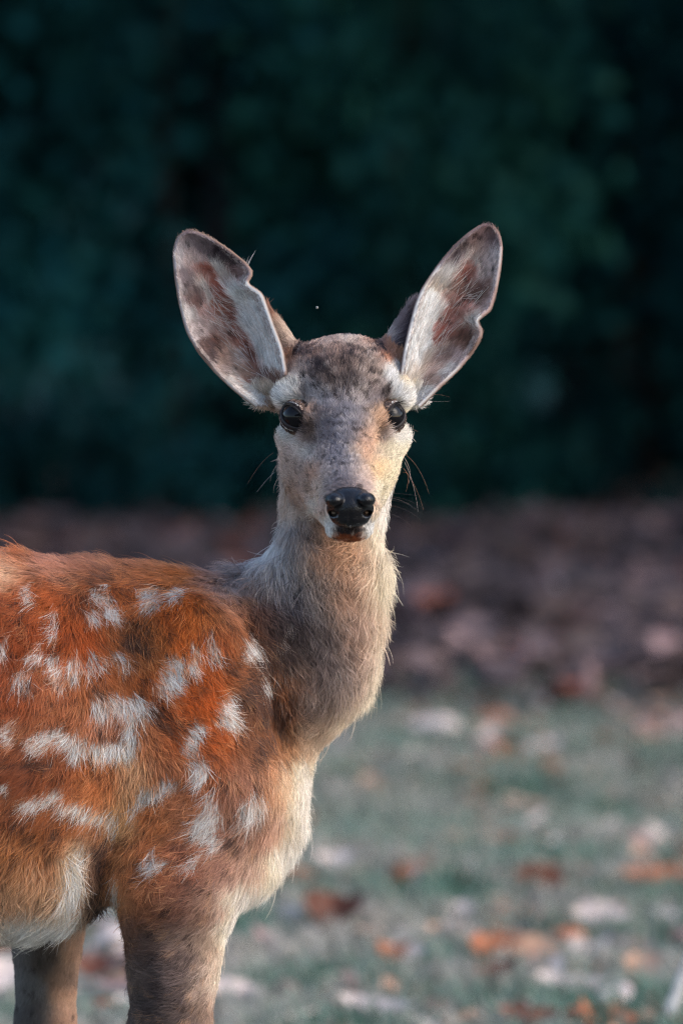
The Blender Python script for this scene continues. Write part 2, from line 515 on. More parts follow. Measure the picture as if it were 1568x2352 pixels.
HEADT = table([
    (600, 250, (175, 150, 135)), (850, 230, (188, 168, 152)), (400, 260, (192, 152, 126)), (1000, 240, (172, 124, 98)), (1180, 330, (202, 144, 108)), (420, 360, (60, 52, 55)), (360, 400, (178, 118, 82)),
    (1080, 340, (80, 62, 62)), (1130, 380, (192, 122, 86)), (550, 380, (154, 114, 94)), (700, 400, (142, 112, 97)), (850, 380, (134, 108, 98)), (960, 380, (182, 158, 142)), (600, 480, (78, 66, 65)),
    (780, 450, (112, 88, 78)), (900, 480, (124, 104, 95)), (1000, 500, (162, 138, 124)), (800, 600, (88, 75, 72)), (680, 560, (108, 88, 80)), (480, 500, (137, 117, 110)), (420, 520, (167, 138, 118)),
    (330, 520, (198, 168, 148)), (260, 600, (202, 168, 142)), (300, 700, (232, 224, 214)), (420, 600, (214, 200, 188)), (380, 720, (214, 200, 190)), (500, 680, (126, 116, 115)), (600, 720, (156, 148, 147)),
    (700, 780, (122, 114, 117)), (800, 720, (142, 132, 132)), (900, 700, (167, 152, 144)), (1000, 650, (142, 122, 114)), (1080, 700, (106, 92, 92)), (1000, 740, (112, 102, 104)), (1150, 560, (228, 218, 210)),
    (1190, 680, (242, 235, 227)), (1230, 700, (238, 224, 210)), (1260, 500, (202, 172, 152)), (1330, 650, (228, 204, 184)), (1350, 750, (238, 220, 204)), (1290, 600, (207, 168, 138)),
    (240, 800, (172, 147, 132)), (160, 820, (202, 162, 132)), (60, 760, (208, 184, 166)), (-20, 760, (226, 214, 204)), (1400, 700, (226, 210, 196)), (472, 968, (50, 42, 42)), (498, 1010, (110, 86, 78)), (1100, 975, (70, 56, 54)), (500, 850, (194, 154, 130)), (560, 880, (152, 117, 100)), (640, 900, (80, 73, 77)), (720, 850, (110, 104, 108)),
    (800, 900, (125, 120, 125)), (880, 880, (130, 122, 124)), (960, 900, (132, 114, 107)), (1040, 870, (208, 162, 122)), (1080, 900, (194, 144, 108)), (1290, 850, (222, 182, 152)),
    (330, 1010, (214, 200, 188)), (420, 1040, (214, 202, 192)), (500, 1000, (197, 162, 142)), (600, 1020, (132, 112, 107)), (680, 1050, (84, 80, 86)), (780, 1050, (110, 106, 112)), (850, 1000, (122, 114, 117)),
    (930, 1050, (167, 127, 102)), (1020, 1000, (212, 172, 142)), (1150, 1000, (226, 212, 202)), (1220, 1000, (232, 208, 188)), (260, 1100, (182, 152, 132)), (380, 1120, (187, 157, 140)), (480, 1150, (204, 184, 168)),
    (600, 1150, (152, 132, 124)), (720, 1180, (110, 104, 110)), (800, 1200, (122, 118, 124)), (880, 1150, (182, 157, 137)), (960, 1150, (192, 147, 114)), (1080, 1150, (217, 182, 154)), (1200, 1150, (228, 193, 163)),
    (260, 1300, (197, 162, 140)), (350, 1300, (172, 142, 124)), (450, 1300, (157, 130, 114)), (560, 1330, (192, 142, 114)), (650, 1320, (177, 157, 147)), (750, 1320, (132, 122, 124)), (850, 1300, (142, 130, 128)),
    (930, 1320, (192, 167, 150)), (1050, 1300, (217, 167, 124)), (1150, 1330, (228, 187, 154)), (1230, 1350, (228, 198, 172)), (400, 1450, (167, 130, 107)), (500, 1430, (167, 140, 124)), (600, 1420, (206, 180, 160)),
    (700, 1430, (96, 85, 88)), (830, 1420, (100, 90, 93)), (940, 1430, (150, 130, 125)), (1040, 1450, (228, 198, 172)), (1120, 1480, (217, 182, 152)), (1200, 1500, (228, 202, 180)), (450, 1580, (152, 117, 97)),
    (530, 1600, (224, 214, 206)), (600, 1620, (177, 142, 124)), (1080, 1600, (228, 204, 184)), (1150, 1600, (228, 213, 203)), (1030, 1600, (197, 152, 127)), (560, 1680, (204, 184, 170)), (640, 1760, (240, 238, 236)),
    (680, 1810, (234, 231, 228)), (980, 1780, (243, 240, 237)), (950, 1820, (238, 232, 228)), (720, 1830, (152, 86, 56)), (820, 1850, (132, 76, 50)), (900, 1825, (176, 92, 56)), (780, 1765, (32, 27, 28)), (880, 1750, (32, 27, 28)),
    (400, 1700, (167, 132, 110)), (500, 1760, (187, 152, 127)), (600, 1860, (182, 142, 117)), (300, 1650, (154, 128, 118)), (1100, 1720, (236, 225, 215)), (1180, 1700, (238, 220, 200)), (1000, 1890, (222, 197, 177)),
    (350, 1850, (172, 132, 107)), (700, 1930, (182, 142, 114)), (850, 1930, (192, 147, 117)),
], z1)
EAR_L = table([
    (300, 230, (140, 122, 125)), (200, 330, (135, 128, 132)), (420, 300, (112, 100, 104)), (600, 400, (70, 60, 66)), (760, 520, (60, 53, 58)), (880, 620, (128, 113, 113)), (840, 560, (112, 96, 98)), (150, 500, (172, 167, 170)),
    (140, 800, (152, 147, 150)), (200, 700, (122, 110, 114)), (320, 480, (192, 167, 162)), (430, 620, (150, 80, 65)), (520, 720, (165, 85, 68)), (600, 840, (150, 85, 70)), (560, 560, (208, 193, 185)), (640, 650, (197, 177, 170)),
    (760, 640, (172, 132, 127)), (780, 780, (218, 208, 201)), (900, 880, (228, 223, 221)), (1000, 850, (238, 238, 238)), (400, 720, (213, 198, 188)), (500, 880, (218, 203, 195)), (280, 820, (115, 98, 96)), (370, 950, (115, 88, 84)),
    (420, 1030, (187, 152, 144)), (560, 1030, (165, 110, 92)), (700, 1080, (145, 88, 75)), (820, 1000, (210, 204, 204)), (950, 1050, (218, 214, 214)), (1000, 1300, (218, 214, 212)), (850, 1150, (210, 204, 202)), (1130, 1450, (238, 238, 236)),
    (1080, 1560, (228, 225, 225)), (480, 1150, (197, 167, 157)), (600, 1250, (172, 142, 132)), (760, 1250, (150, 95, 82)), (880, 1400, (155, 95, 80)), (980, 1550, (130, 85, 72)), (230, 1150, (187, 180, 180)), (350, 1200, (167, 152, 150)),
    (300, 1300, (172, 162, 162)), (420, 1400, (105, 85, 82)), (560, 1330, (120, 80, 68)), (500, 1500, (92, 78, 78)), (640, 1420, (192, 152, 132)), (700, 1600, (172, 142, 127)), (820, 1550, (192, 167, 154)), (850, 1700, (167, 132, 112)),
    (600, 1680, (162, 144, 138)), (750, 1780, (197, 177, 167)), (950, 1800, (150, 110, 95)), (1050, 1680, (120, 92, 82)), (700, 1850, (228, 218, 213)), (900, 1950, (228, 213, 203)),
], z2)
EAR_R = table([
    (1290, 130, (125, 100, 100)), (1200, 220, (135, 110, 110)), (1350, 250, (110, 92, 95)), (1000, 330, (80, 70, 76)), (900, 450, (105, 92, 98)), (1150, 350, (150, 125, 120)), (1280, 400, (165, 148, 145)), (1380, 420, (184, 176, 176)),
    (1120, 430, (218, 208, 201)), (950, 540, (208, 198, 193)), (1080, 570, (150, 85, 75)), (980, 680, (165, 120, 108)), (840, 640, (208, 201, 198)), (760, 720, (188, 168, 153)), (880, 760, (193, 168, 158)), (1180, 560, (193, 175, 168)),
    (1300, 600, (172, 157, 154)), (1180, 700, (130, 100, 95)), (1210, 800, (82, 62, 55)), (1100, 780, (120, 92, 82)), (1280, 880, (167, 142, 137)), (1000, 860, (160, 105, 95)), (860, 850, (167, 132, 122)), (720, 850, (228, 225, 221)),
    (750, 950, (238, 238, 235)), (700, 1050, (243, 243, 241)), (660, 1200, (241, 241, 239)), (560, 1400, (233, 231, 229)), (930, 940, (150, 100, 90)), (850, 1060, (150, 95, 85)), (1050, 950, (182, 142, 134)), (1150, 1080, (218, 213, 208)),
    (950, 1120, (177, 132, 122)), (800, 1200, (150, 85, 75)), (900, 1160, (165, 90, 78)), (1050, 1200, (110, 75, 65)), (1100, 1250, (78, 60, 53)), (980, 1300, (120, 92, 82)), (1180, 1180, (167, 142, 134)), (850, 1300, (193, 168, 153)),
    (740, 1400, (203, 183, 171)), (650, 1480, (188, 163, 148)), (850, 1420, (140, 115, 108)), (960, 1420, (167, 147, 144)), (800, 1500, (162, 137, 127)), (640, 1620, (198, 178, 165)), (720, 1620, (167, 142, 134)), (860, 1580, (208, 198, 193)),
    (600, 1780, (238, 231, 225)),
], z3)
rt = [(*z3(x, y), c) for x, y, c in ((500, 900, (165, 140, 135)), (560, 950, (85, 70, 72)), (560, 1100, (45, 38, 42)), (480, 1150, (50, 42, 48)), (400, 1100, (132, 114, 114)), (350, 1180, (122, 107, 107)), (250, 1200, (192, 180, 174)), (460, 1280, (70, 62, 70)), (600, 800, (80, 68, 70)))]
rt += [(*z2(x, y), c) for x, y, c in ((1080, 1000, (160, 105, 75)), (1130, 1150, (150, 100, 75)), (1080, 1100, (80, 65, 65)), (1200, 1300, (80, 66, 62)), (1250, 1250, (212, 182, 157)), (1340, 1290, (217, 192, 172)), (1250, 1380, (152, 127, 112)), (1200, 1500, (122, 102, 97)), (1060, 900, (160, 110, 80)))]
EARROOTT = table(rt)
FARLEG = table([(35, 2180, (120, 116, 118)), (60, 2260, (118, 118, 122)), (90, 2330, (96, 94, 96)), (110, 2200, (92, 86, 84)), (150, 2230, (150, 122, 106)), (170, 2200, (196, 158, 134)), (160, 2300, (205, 165, 140)), (140, 2340, (190, 150, 128)), (100, 2800, (110, 92, 80))])
EARBACK = table([(450, 700, (120, 98, 85)), (1100, 650, (110, 90, 82))])

BODY_DIR = table([
    (30, 1260, (-.9, -.3)), (200, 1290, (-.9, -.2)), (350, 1300, (-.8, 0)), (480, 1310, (-.4, .2)), (100, 1400, (-.6, .8)), (230, 1400, (.1, 1)), (350, 1400, (.3, 1)), (450, 1420, (.3, 1)), (520, 1400, (.3, .9)), (600, 1400, (.7, .7)),
    (100, 1550, (-.3, 1)), (250, 1520, (.3, 1)), (350, 1550, (.7, .7)), (450, 1550, (.6, .8)), (560, 1550, (.8, .5)), (620, 1600, (.5, .9)), (700, 1550, (.6, .8)), (-300, 1500, (-.8, .6)),
    (100, 1700, (-.6, .6)), (250, 1700, (-.2, 1)), (400, 1700, (.6, .7)), (500, 1680, (.7, .8)), (580, 1700, (.3, 1)), (650, 1750, (.2, 1)), (60, 1800, (-.8, .5)), (200, 1800, (-.7, .6)), (330, 1800, (-.5, .8)), (450, 1800, (-.3, .9)),
    (560, 1800, (-.2, 1)), (660, 1800, (.1, 1)), (710, 1850, (.4, 1)), (60, 1900, (-.7, .7)), (200, 1900, (-.6, .7)), (300, 1900, (-.6, .8)), (420, 1900, (-.7, .7)), (520, 1900, (-.6, .8)), (620, 1900, (-.2, 1)), (690, 1930, (.3, 1)),
    (80, 2000, (-.3, 1)), (170, 2000, (-.1, 1)), (220, 2000, (0, 1)), (280, 2000, (-.5, .9)), (380, 2000, (-.8, .5)), (480, 2000, (-.8, .6)), (560, 2000, (-.5, .9)), (630, 2000, (.1, 1)), (100, 2080, (-.1, 1)), (280, 2080, (-.2, 1)),
    (380, 2080, (-1, .2)), (460, 2080, (-.8, .5)), (540, 2080, (.2, 1)), (300, 2200, (-.5, .8)), (380, 2200, (-1, .3)), (450, 2200, (-.8, .7)), (500, 2200, (.1, 1)), (300, 2330, (-.6, .8)), (380, 2330, (-1, .4)), (450, 2330, (-.7, .8)), (490, 2330, (0, 1)),
    (350, 2700, (-.2, 1)), (600, 1220, (-.7, .8)), (580, 1280, (-.8, .6)), (650, 1260, (-.3, 1)), (720, 1280, (-.1, 1)), (800, 1280, (0, 1)), (880, 1280, (.2, 1)), (640, 1330, (-.5, .8)), (660, 1380, (.5, .8)), (720, 1380, (.1, 1)), (800, 1400, (.2, 1)),
    (890, 1400, (.3, 1)), (760, 1480, (.2, 1)), (850, 1480, (.3, 1)), (900, 1480, (.5, 1)), (780, 1580, (0, 1)), (850, 1560, (.1, 1)), (800, 1660, (-.2, 1)), (-900, 1800, (-.7, .8)),
])
EAR_DIR = table([
    (430, 560, (-.1, -1)), (520, 580, (.5, -.7)), (570, 615, (.8, -.3)), (405, 600, (-.6, -.7)), (415, 700, (-.9, -.2)), (450, 790, (-.9, .1)), (520, 860, (-.7, .4)), (580, 905, (-.5, .6)), (480, 640, (-.5, -.8)), (500, 700, (-.4, -.8)), (540, 680, (-.6, -.7)),
    (590, 690, (-.7, -.4)), (560, 720, (-.9, -.2)), (590, 780, (-.7, -.6)), (620, 830, (-.4, -.9)), (540, 780, (-.7, -.7)), (570, 850, (-.8, -.4)),
    (1120, 530, (.1, -1)), (1050, 580, (-.2, -.9)), (1140, 600, (.6, -.8)), (1130, 680, (.8, -.3)), (1100, 720, (.8, 0)), (1000, 640, (.3, -.9)), (1060, 620, (.6, -.8)), (1020, 700, (.7, -.6)), (980, 690, (.6, -.7)), (980, 760, (.6, -.8)), (945, 820, (.4, -.9)),
    (1060, 780, (.8, -.5)), (1010, 810, (.7, -.7)), (1080, 800, (.9, .1)), (1020, 860, (.7, .4)), (970, 910, (.5, .7)), (960, 860, (.7, -.6)),
])


def gmix(t, sx, sy, sig):
    pts, cols = t
    out = np.empty((len(sx), cols.shape[1]))
    for s in range(0, len(sx), 60000):
        a = slice(s, s + 60000)
        d2 = (sx[a, None] - pts[None, :, 0]) ** 2 + (sy[a, None] - pts[None, :, 1]) ** 2
        d2 = d2 / (2 * sig * sig)
        d2 -= d2.min(1, keepdims=True)
        wt = np.exp(-d2)
        out[a] = (wt @ cols) / wt.sum(1, keepdims=True)
    return out


def spots(lst, sx, sy, jx, jy):
    """soft membership of any ellipse of the list, edges broken by the jitter"""
    m = np.zeros(len(sx))
    x, y = sx + jx, sy + jy
    for cx, cy, rx, ry, an in lst:
        c, s = math.cos(R(an)), math.sin(R(an))
        dx, dy = x - cx, y - cy
        u, v = dx * c + dy * s, -dx * s + dy * c
        m = np.maximum(m, 1.25 - np.sqrt((u / rx) ** 2 + (v / ry) ** 2))
    return np.clip(m * 3, 0, 1)


HDARK = [(*z1(x, y), rx * .22, ry * .25, an) for x, y, rx, ry, an in (
    (600, 470, 62, 40, 35), (650, 530, 55, 28, 50), (780, 455, 22, 40, 0), (835, 385, 24, 42, 10), (630, 365, 20, 30, 0), (800, 605, 24, 44, 0), (700, 580, 26, 34, 20), (480, 570, 34, 18, 30), (1000, 540, 18, 32, -20),
    (900, 480, 20, 36, -10), (1085, 680, 30, 62, 30), (415, 360, 36, 56, 30), (1078, 338, 32, 54, -35), (540, 380, 18, 26, 0), (720, 690, 16, 34, 0), (870, 600, 16, 34, -10), (960, 640, 16, 34, -20), (560, 640, 28, 16, 30),
    (930, 390, 16, 28, 0), (700, 430, 16, 28, 0))]
LIPW = [(751, 1213, 15, 15, 30), (849, 1215, 13, 15, -30)]
CHIN = [(800, 1236, 34, 15, 0)]
LIPD = [(801, 1216, 34, 8, 0)]
REG_HEAD, REG_BODY, REG_FAR, REG_ROOT, REG_EARL, REG_EARR, REG_BACK, REG_NECK = range(8)


def region_of(p):
    ds = np.stack([d_head(p) - 0.004, d_body(p), d_farleg(p), d_ear(p), d_neck(p)], 1)
    return np.array([REG_HEAD, REG_BODY, REG_FAR, REG_ROOT, REG_NECK])[ds.argmin(1)]


def mirror_body(p, n):
    """far flank uses the near flank's coat"""
    q = p.copy()
    side = (p - T0) @ LAT
    m = (side > 0.03) & ((n @ LAT) > 0.25)
    q[m] -= np.outer(2 * side[m], LAT)
    return q


def coat(p, n, reg, pc=None):
    """(tip rgb linear, root rgb linear, direction vec, length, white)"""
    N = len(p)
    tip = np.zeros((N, 3)); length = np.zeros(N); lift = np.full(N, 0.4); dirs = np.zeros((N, 3)); under = np.zeros(N); clump = np.zeros(N)
    pc = p if pc is None else pc
    jn = np.stack([vnoise(p, 260, 3), vnoise(p, 260, 4)], 1) * 9 + np.stack([vnoise(p, 90, 5), vnoise(p, 90, 6)], 1) * 9
    body = (reg == REG_BODY) | (reg == REG_NECK)
    if body.any():
        q = mirror_body(p[body], n[body])
        sx, sy = proj(mirror_body(pc[body], n[body]))
        jx, jy = jn[body, 0], jn[body, 1]
        c = gmix(BODY, sx + jx, sy + jy, 28)
        c = np.clip(c * 1.04 + (c - c.mean(1, keepdims=True)) * np.clip((200 - c.mean(1, keepdims=True)) / 60, 0, 1) * 0.08, 0, 240)
        c[:, 1] *= 1 + 0.04 * np.clip((c[:, 0] - c[:, 2] - 60) / 60, 0, 1)
        bright = c.mean(1)
        wh = spots(SPOTS, sx, sy, jx * 1.2, jy * 1.2) * (0.4 + 0.58 * np.clip(vnoise(q, 380, 8) * 2.6 + 0.9, 0, 1))
        dk = spots(DARKS, sx, sy, jx * 1.4, jy * 1.4) * 0.6
        fl = np.clip((vnoise(q * np.array([1, 1, 0.8]), 190, 9) + 0.5 * vnoise(q, 420, 10) - 0.35) * 2.0, 0, 1)
        fl *= np.clip((190 - bright) / 60, 0, 1) * 0.55
        c = c * (1 - np.maximum(dk, fl))[:, None] + np.array([52, 42, 42]) * np.maximum(dk, fl)[:, None]
        c = c * (1 - wh[:, None]) + np.array([230, 226, 222]) * wh[:, None]
        tip[body] = c
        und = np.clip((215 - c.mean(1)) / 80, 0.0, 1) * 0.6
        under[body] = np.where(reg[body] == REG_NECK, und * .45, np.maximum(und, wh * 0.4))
        sx, sy = proj(q)
        d2 = gmix(BODY_DIR, sx, sy, 38)
        dirs[body] = d2[:, :1] * RIGHT - d2[:, 1:] * UP
        L = np.full(len(sx), 0.018)
        L = np.where((sy < 1330) & (sx < 560), 0.020, L)
        L = np.where((sx > 560) & (sy < 1750), 0.021, L)
        L = np.where((sx > 840) & (sy > 1250) & (sy < 1620), 0.027, L)
        L = np.where((sx > 560) & (sx < 660) & (sy > 1200) & (sy < 1340), 0.031, L)
        L = np.where((sx > 560) & (sy > 1720), 0.024, L)
        leg = np.clip((sy - 2020) / 200, 0, 1) * (sx > 230)
        L = L * (1 - leg) + 0.0125 * leg
        L = np.where((sx < 235) & (sy > 1950) & (sy < 2300), 0.027, L)
        L = np.where(sy > 2420, 0.008, L)
        L = np.where((sx > 600) & (sy < 1240), 0.014, L)
        length[body] = L
        lift[body] = np.where(sy < 1330, 0.52, 0.46)
        lift[body] = np.where((sx > 540) & (sx < 650) & (sy > 1190) & (sy < 1340), 0.85, lift[body])
        lift[body] *= np.where(leg > 0.5, 0.6, 1)
        clump[body] = np.where(reg[body] == REG_NECK, 0.88, 0.8)
    m = reg == REG_HEAD
    if m.any():
        q = p[m]
        sx, sy = proj(q + (pc[m] - q) * 0.5)
        jx, jy = jn[m, 0] * 0.35, jn[m, 1] * 0.35
        c = gmix(HEADT, sx + jx, sy + jy, 14)
        c = (c * 0.93 + c.mean(1, keepdims=True) * 0.07)
        c = np.where(c > 205, 205 + (c - 205) * .5, c)
        c = np.clip(c * 1.05 + 4, 0, 244) 
        bright = c.mean(1)
        fore = np.clip(1 - np.hypot((sx - 795) / 100, (sy - 855) / 75), 0, 1)
        bridge = np.clip(1.2 - np.hypot((sx - 795) / 85, (sy - 975) / 110), 0, 1)
        fl = np.clip((vnoise(q * np.array([1.4, 1, .8]), 300, 12) + 0.5 * vnoise(q, 620, 13) - 0.2) * 1.8, 0, 1) * (0.5 * np.minimum(fore * 2, 1) + 0.15 * bridge + 0.1)
        fl = np.clip(fl, 0, 0.85) * np.clip((225 - bright) / 50, 0, 1)
        c = c * (1 - fl[:, None]) + np.array([50, 42, 43]) * fl[:, None]
        lf = np.clip(vnoise(q, 480, 14) - 0.25, 0, 1) * 0.5 * bridge
        c = c * (1 - lf[:, None]) + np.array([205, 198, 195]) * lf[:, None]
        hk = spots(HDARK, sx, sy, jx * 1.6, jy * 1.6)[:, None] * 0.8
        c = c * (1 - hk) + np.array([46, 38, 39]) * hk
        for lst, colr, al in ((LIPW, (236, 230, 225), .9), (CHIN, (138, 70, 38), .9), (LIPD, (30, 25, 26), .95)):
            k_ = spots(lst, sx, sy, jx * .4, jy * .4)[:, None] * al * (q[:, 1:2] < -0.07)
            c = c * (1 - k_) + np.array(colr) * k_
        tip[m] = c
        under[m] = 0.42 + 0.3 * np.minimum(fore * 2, 1)
        noseT = W(803, 1150, -0.15)
        dv = q - noseT
        # below the eyes the hair runs back over the cheek, on the bridge it runs up
        dv = dv + np.outer(np.clip((sy - 1080) / 120, 0, 1) * 0.04, np.array([0, 0, -1.0]))
        for e in (EYE_L, EYE_R):
            r = q - e
            dist = np.linalg.norm(r, axis=1)
            dv = dv + nrm(r) * (np.clip(1 - (dist - ER) / 0.014, 0, 1) * 0.16)[:, None]
        dirs[m] = dv
        dn = np.linalg.norm(q - noseT, axis=1)
        L = 0.003 + np.clip((dn - 0.015) / 0.10, 0, 1) * 0.005
        side = np.clip((np.abs(sx - 785) - 110) / 40, 0, 1) * np.clip((sy - 860) / 80, 0, 1)
        L += side * 0.0025
        L = np.where((sy > 1225) & (q[:, 1] > -0.085), 0.009, L)
        L = np.where((sy > 880) & (sy < 980) & ((sx < 632) | (sx > 938)), 0.010, L)
        length[m] = L
        lift[m] = 0.5
        clump[m] = 0.85
    m = reg == REG_ROOT
    if m.any():
        sx, sy = proj(p[m])
        tip[m] = gmix(EARROOTT, sx, sy, 12)
        under[m] = 0.3
        length[m] = 0.010
        lift[m] = 0.3
        sgn = np.where(sx < 784, -1, 1)
        dirs[m] = np.stack([sgn * 0.45, 0.1 + 0 * sgn, 0.9 + 0 * sgn], 1)
        clump[m] = 0.4
    m = reg == REG_FAR
    if m.any():
        sx, sy = proj(p[m])
        tip[m] = gmix(FARLEG, sx, sy, 20)
        under[m] = 0.2
        length[m] = np.where(sy < 2180, 0.014, 0.007)
        lift[m] = 0.2
        dirs[m] = np.array([-0.12, 0, -1.0])
        clump[m] = 0.3
    for rr, t in ((REG_EARL, EAR_L), (REG_EARR, EAR_R)):
        m = reg == rr
        if m.any():
            sx, sy = proj(pc[m])
            c = gmix(t, sx + jn[m, 0] * 1.1, sy + jn[m, 1] * 1.1, 11)
            c = np.clip(c * 0.95 + np.array([170, 150, 148]) * 0.05, 20, 226)
            c = c * .86 + c.mean(1, keepdims=True) * .14
            c = np.clip((c - 135) * 1.22 + 146, 28, 232)
            tip[m] = c
            under[m] = 0.42
            d2 = gmix(EAR_DIR, sx, sy, 20)
            dirs[m] = d2[:, :1] * RIGHT - d2[:, 1:] * UP
            br = c.mean(1)
            length[m] = np.where(br > 185, 0.0125, 0.0075)
            lift[m] = 0.28
            clump[m] = 0.8
    m = reg == REG_BACK
    if m.any():
        sx, sy = proj(p[m])
        tip[m] = gmix(EARBACK, sx, sy, 60)
        under[m] = 0.2
        sgn = np.where(sx < 784, -1, 1)
        dirs[m] = np.stack([sgn * 0.5, 0 * sgn, 0.8 + 0 * sgn], 1)
        length[m] = 0.006
        lift[m] = 0.25
        clump[m] = 0.2
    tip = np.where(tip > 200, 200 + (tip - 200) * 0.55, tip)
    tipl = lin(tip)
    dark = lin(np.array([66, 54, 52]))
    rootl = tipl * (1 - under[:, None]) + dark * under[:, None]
    return tipl, rootl, dirs, length, lift, clump


# ------------------------------------------------------------------ deer body mesh
V, Q = surface_nets(sdf, (-0.80, -0.24, -0.012), (0.12, 0.30, 1.03), 0.0034)
REG = region_of(V)


def resample(pts, n):
    pts = np.array(pts, float)
    s = np.concatenate([[0], np.cumsum(np.linalg.norm(np.diff(pts, axis=0), axis=1))])
    s /= s[-1]
    t = np.linspace(0, 1, n)
    return np.stack([np.interp(t, s, pts[:, 0]), np.interp(t, s, pts[:, 1])], 1)


def ear_sheet(outer, inner, d0, d1, cup, nu=84, nv=24):
    O, I = resample(outer, nu), resample(inner, nu)
    for _ in range(5):
        O[1:-1] = (O[:-2] + 2 * O[1:-1] + O[2:]) / 4
        I[1:-1] = (I[:-2] + 2 * I[1:-1] + I[2:]) / 4
    front = np.zeros((nu, nv, 3))
    for i in range(nu):
        u = i / (nu - 1)
        for j in range(nv):
            v = j / (nv - 1)
            xy = O[i] * (1 - v) + I[i] * v
            dep = d0 + (d1 - d0) * u + cup * (math.sin(math.pi * v) ** 0.8) * (1 - u ** 2.2) * (0.5 + 0.5 * min(1, u * 4))
            dep += -0.012 * (1 - u) * (v ** 3) - 0.006 * (1 - u) * ((1 - v) ** 3)
            front[i, j] = W(xy[0], xy[1], dep)
    gu = np.gradient(front, axis=0); gv = np.gradient(front, axis=1)
    n = nrm(np.cross(gu, gv))
    n[n[..., 1] > 0] *= -1
    back = front - n * 0.0028
    return front, back, n


OL = [(592, 930), (545, 895), (500, 853), (460, 806), (434, 760), (418, 700), (408, 640), (403, 588), (406, 558), (417, 541), (434, 535)]
IL = [(652, 862), (643, 805), (618, 738), (602, 692), (597, 676), (584, 669), (565, 657), (561, 644), (577, 627), (557, 604), (518, 574), (480, 549), (452, 537), (434, 535)]
OR_ = [(960, 930), (1000, 890), (1045, 848), (1083, 803), (1098, 775), (1105, 760), (1089, 745), (1092, 729), (1121, 712), (1134, 668), (1144, 610), (1148, 562), (1140, 533), (1123, 518)]
IR = [(926, 860), (934, 805), (946, 752), (959, 702), (971, 671), (992, 638), (1017, 603), (1047, 568), (1077, 540), (1102, 523), (1123, 518)]
earL = ear_sheet(OL, IL, 0.006, 0.030, 0.036)
earR = ear_sheet(OR_, IR, 0.006, 0.034, 0.036)

allV, allQ, allR, allN = [V], [Q], [REG], [grad(sdf, V)]
rims = [np.ones(len(V))]
off = len(V)
for (fr, bk, n), reg, rev in ((earL, REG_EARL, False), (earR, REG_EARR, True)):
    nu, nv = fr.shape[:2]
    idx = np.arange(nu * nv).reshape(nu, nv)
    def grid(ix): return np.stack([ix[:-1, :-1], ix[1:, :-1], ix[1:, 1:], ix[:-1, 1:]], -1).reshape(-1, 4)
    fq, bq = grid(idx), grid(idx + nu * nv)[:, ::-1]
    e = np.concatenate([idx[:, 0], idx[-1, 1:], idx[::-1, -1][1:]])
    eb = e + nu * nv
    rim = np.stack([e[:-1], eb[:-1], eb[1:], e[1:]], 1)
    qs = np.concatenate([fq, bq, rim]) + off
    a = fr.reshape(-1, 3)
    # orient so the front faces the viewer side
    t = fr[1, 0] - fr[0, 0]; s2 = fr[1, 1] - fr[1, 0]
    if np.cross(t, s2)[1] > 0:
        qs = qs[:, ::-1]
    uu, vv_ = np.meshgrid(np.linspace(0, 1, nu), np.linspace(0, 1, nv), indexing='ij')
    rm = np.clip(np.minimum(np.minimum(vv_, 1 - vv_) / .16, (1 - uu) / .07), 0, 1).ravel()
    rims += [rm, rm]
    allV += [a, bk.reshape(-1, 3)]
    allR += [np.full(nu * nv, reg), np.full(nu * nv, REG_BACK)]
    allN += [n.reshape(-1, 3), -n.reshape(-1, 3)]
    allQ.append(qs)
    off += 2 * nu * nv

# lids: the skin that closes over each eyeball, leaving a slanted almond opening
LIDS = []
for c, n, sgn in ((EYE_L, EN_L, -1), (EYE_R, EN_R, 1)):
    e1 = nrm(np.cross(np.array([0, 0, 1.0]), n))
    if e1[0] < 0: e1 = -e1
    e2 = np.cross(n, e1)
    if e2[2] < 0: e2 = -e2
    t = np.linspace(0, 2 * math.pi, 56, endpoint=False)
    lx = 0.90 * np.cos(t)
    ly = np.where(np.sin(t) > 0, 0.56, 0.52) * np.sin(t)
    til = R(-36) if sgn < 0 else R(40)
    ax = lx * math.cos(til) - ly * math.sin(til)
    ay = lx * math.sin(til) + ly * math.cos(til) + 0.02
    LIDS.append((c, n, sgn, e1, e2, t, ax, ay))
    an_ = np.arctan2(ay, ax)
    rows = []
    for k, s_ in enumerate(np.linspace(0, 1, 9)):
        px_ = ax * (1 - s_) + np.cos(an_) * 0.995 * s_; py_ = ay * (1 - s_) + np.sin(an_) * 0.995 * s_
        rr = np.sqrt(np.clip(1 - px_ ** 2 - py_ ** 2, 0.0, 1))
        nn = np.outer(rr, n) + np.outer(px_, e1) + np.outer(py_, e2)
        rows.append((c + nn * ER * (1.035 + 0.09 * math.sin(math.pi * min(s_ * 1.3, 1)) ), nn))
    lv = np.concatenate([r_[0] for r_ in rows]); ln = np.concatenate([r_[1] for r_ in rows])
    ix = np.arange(len(lv)).reshape(9, 56)
    q_ = np.stack([ix[:-1], np.roll(ix, -1, 1)[:-1], np.roll(ix, -1, 1)[1:], ix[1:]], -1).reshape(-1, 4)
    if np.cross(lv[q_[0, 1]] - lv[q_[0, 0]], lv[q_[0, 3]] - lv[q_[0, 0]]) @ ln[0] < 0:
        q_ = q_[:, ::-1]
    allV.append(lv); allN.append(ln); allQ.append(q_ + off); allR.append(np.full(len(lv), REG_HEAD)); rims.append(np.repeat(np.clip(np.linspace(-.1, 1.6, 9), 0, 1), 56) * .999 - 2.0)
    off += len(lv)
V = np.concatenate(allV); RIM = np.concatenate(rims); LIDV = RIM < -0.5; RIM = np.where(LIDV, RIM + 2.0, RIM); Q = np.concatenate(allQ); REG = np.concatenate(allR); VN = nrm(np.concatenate(allN))

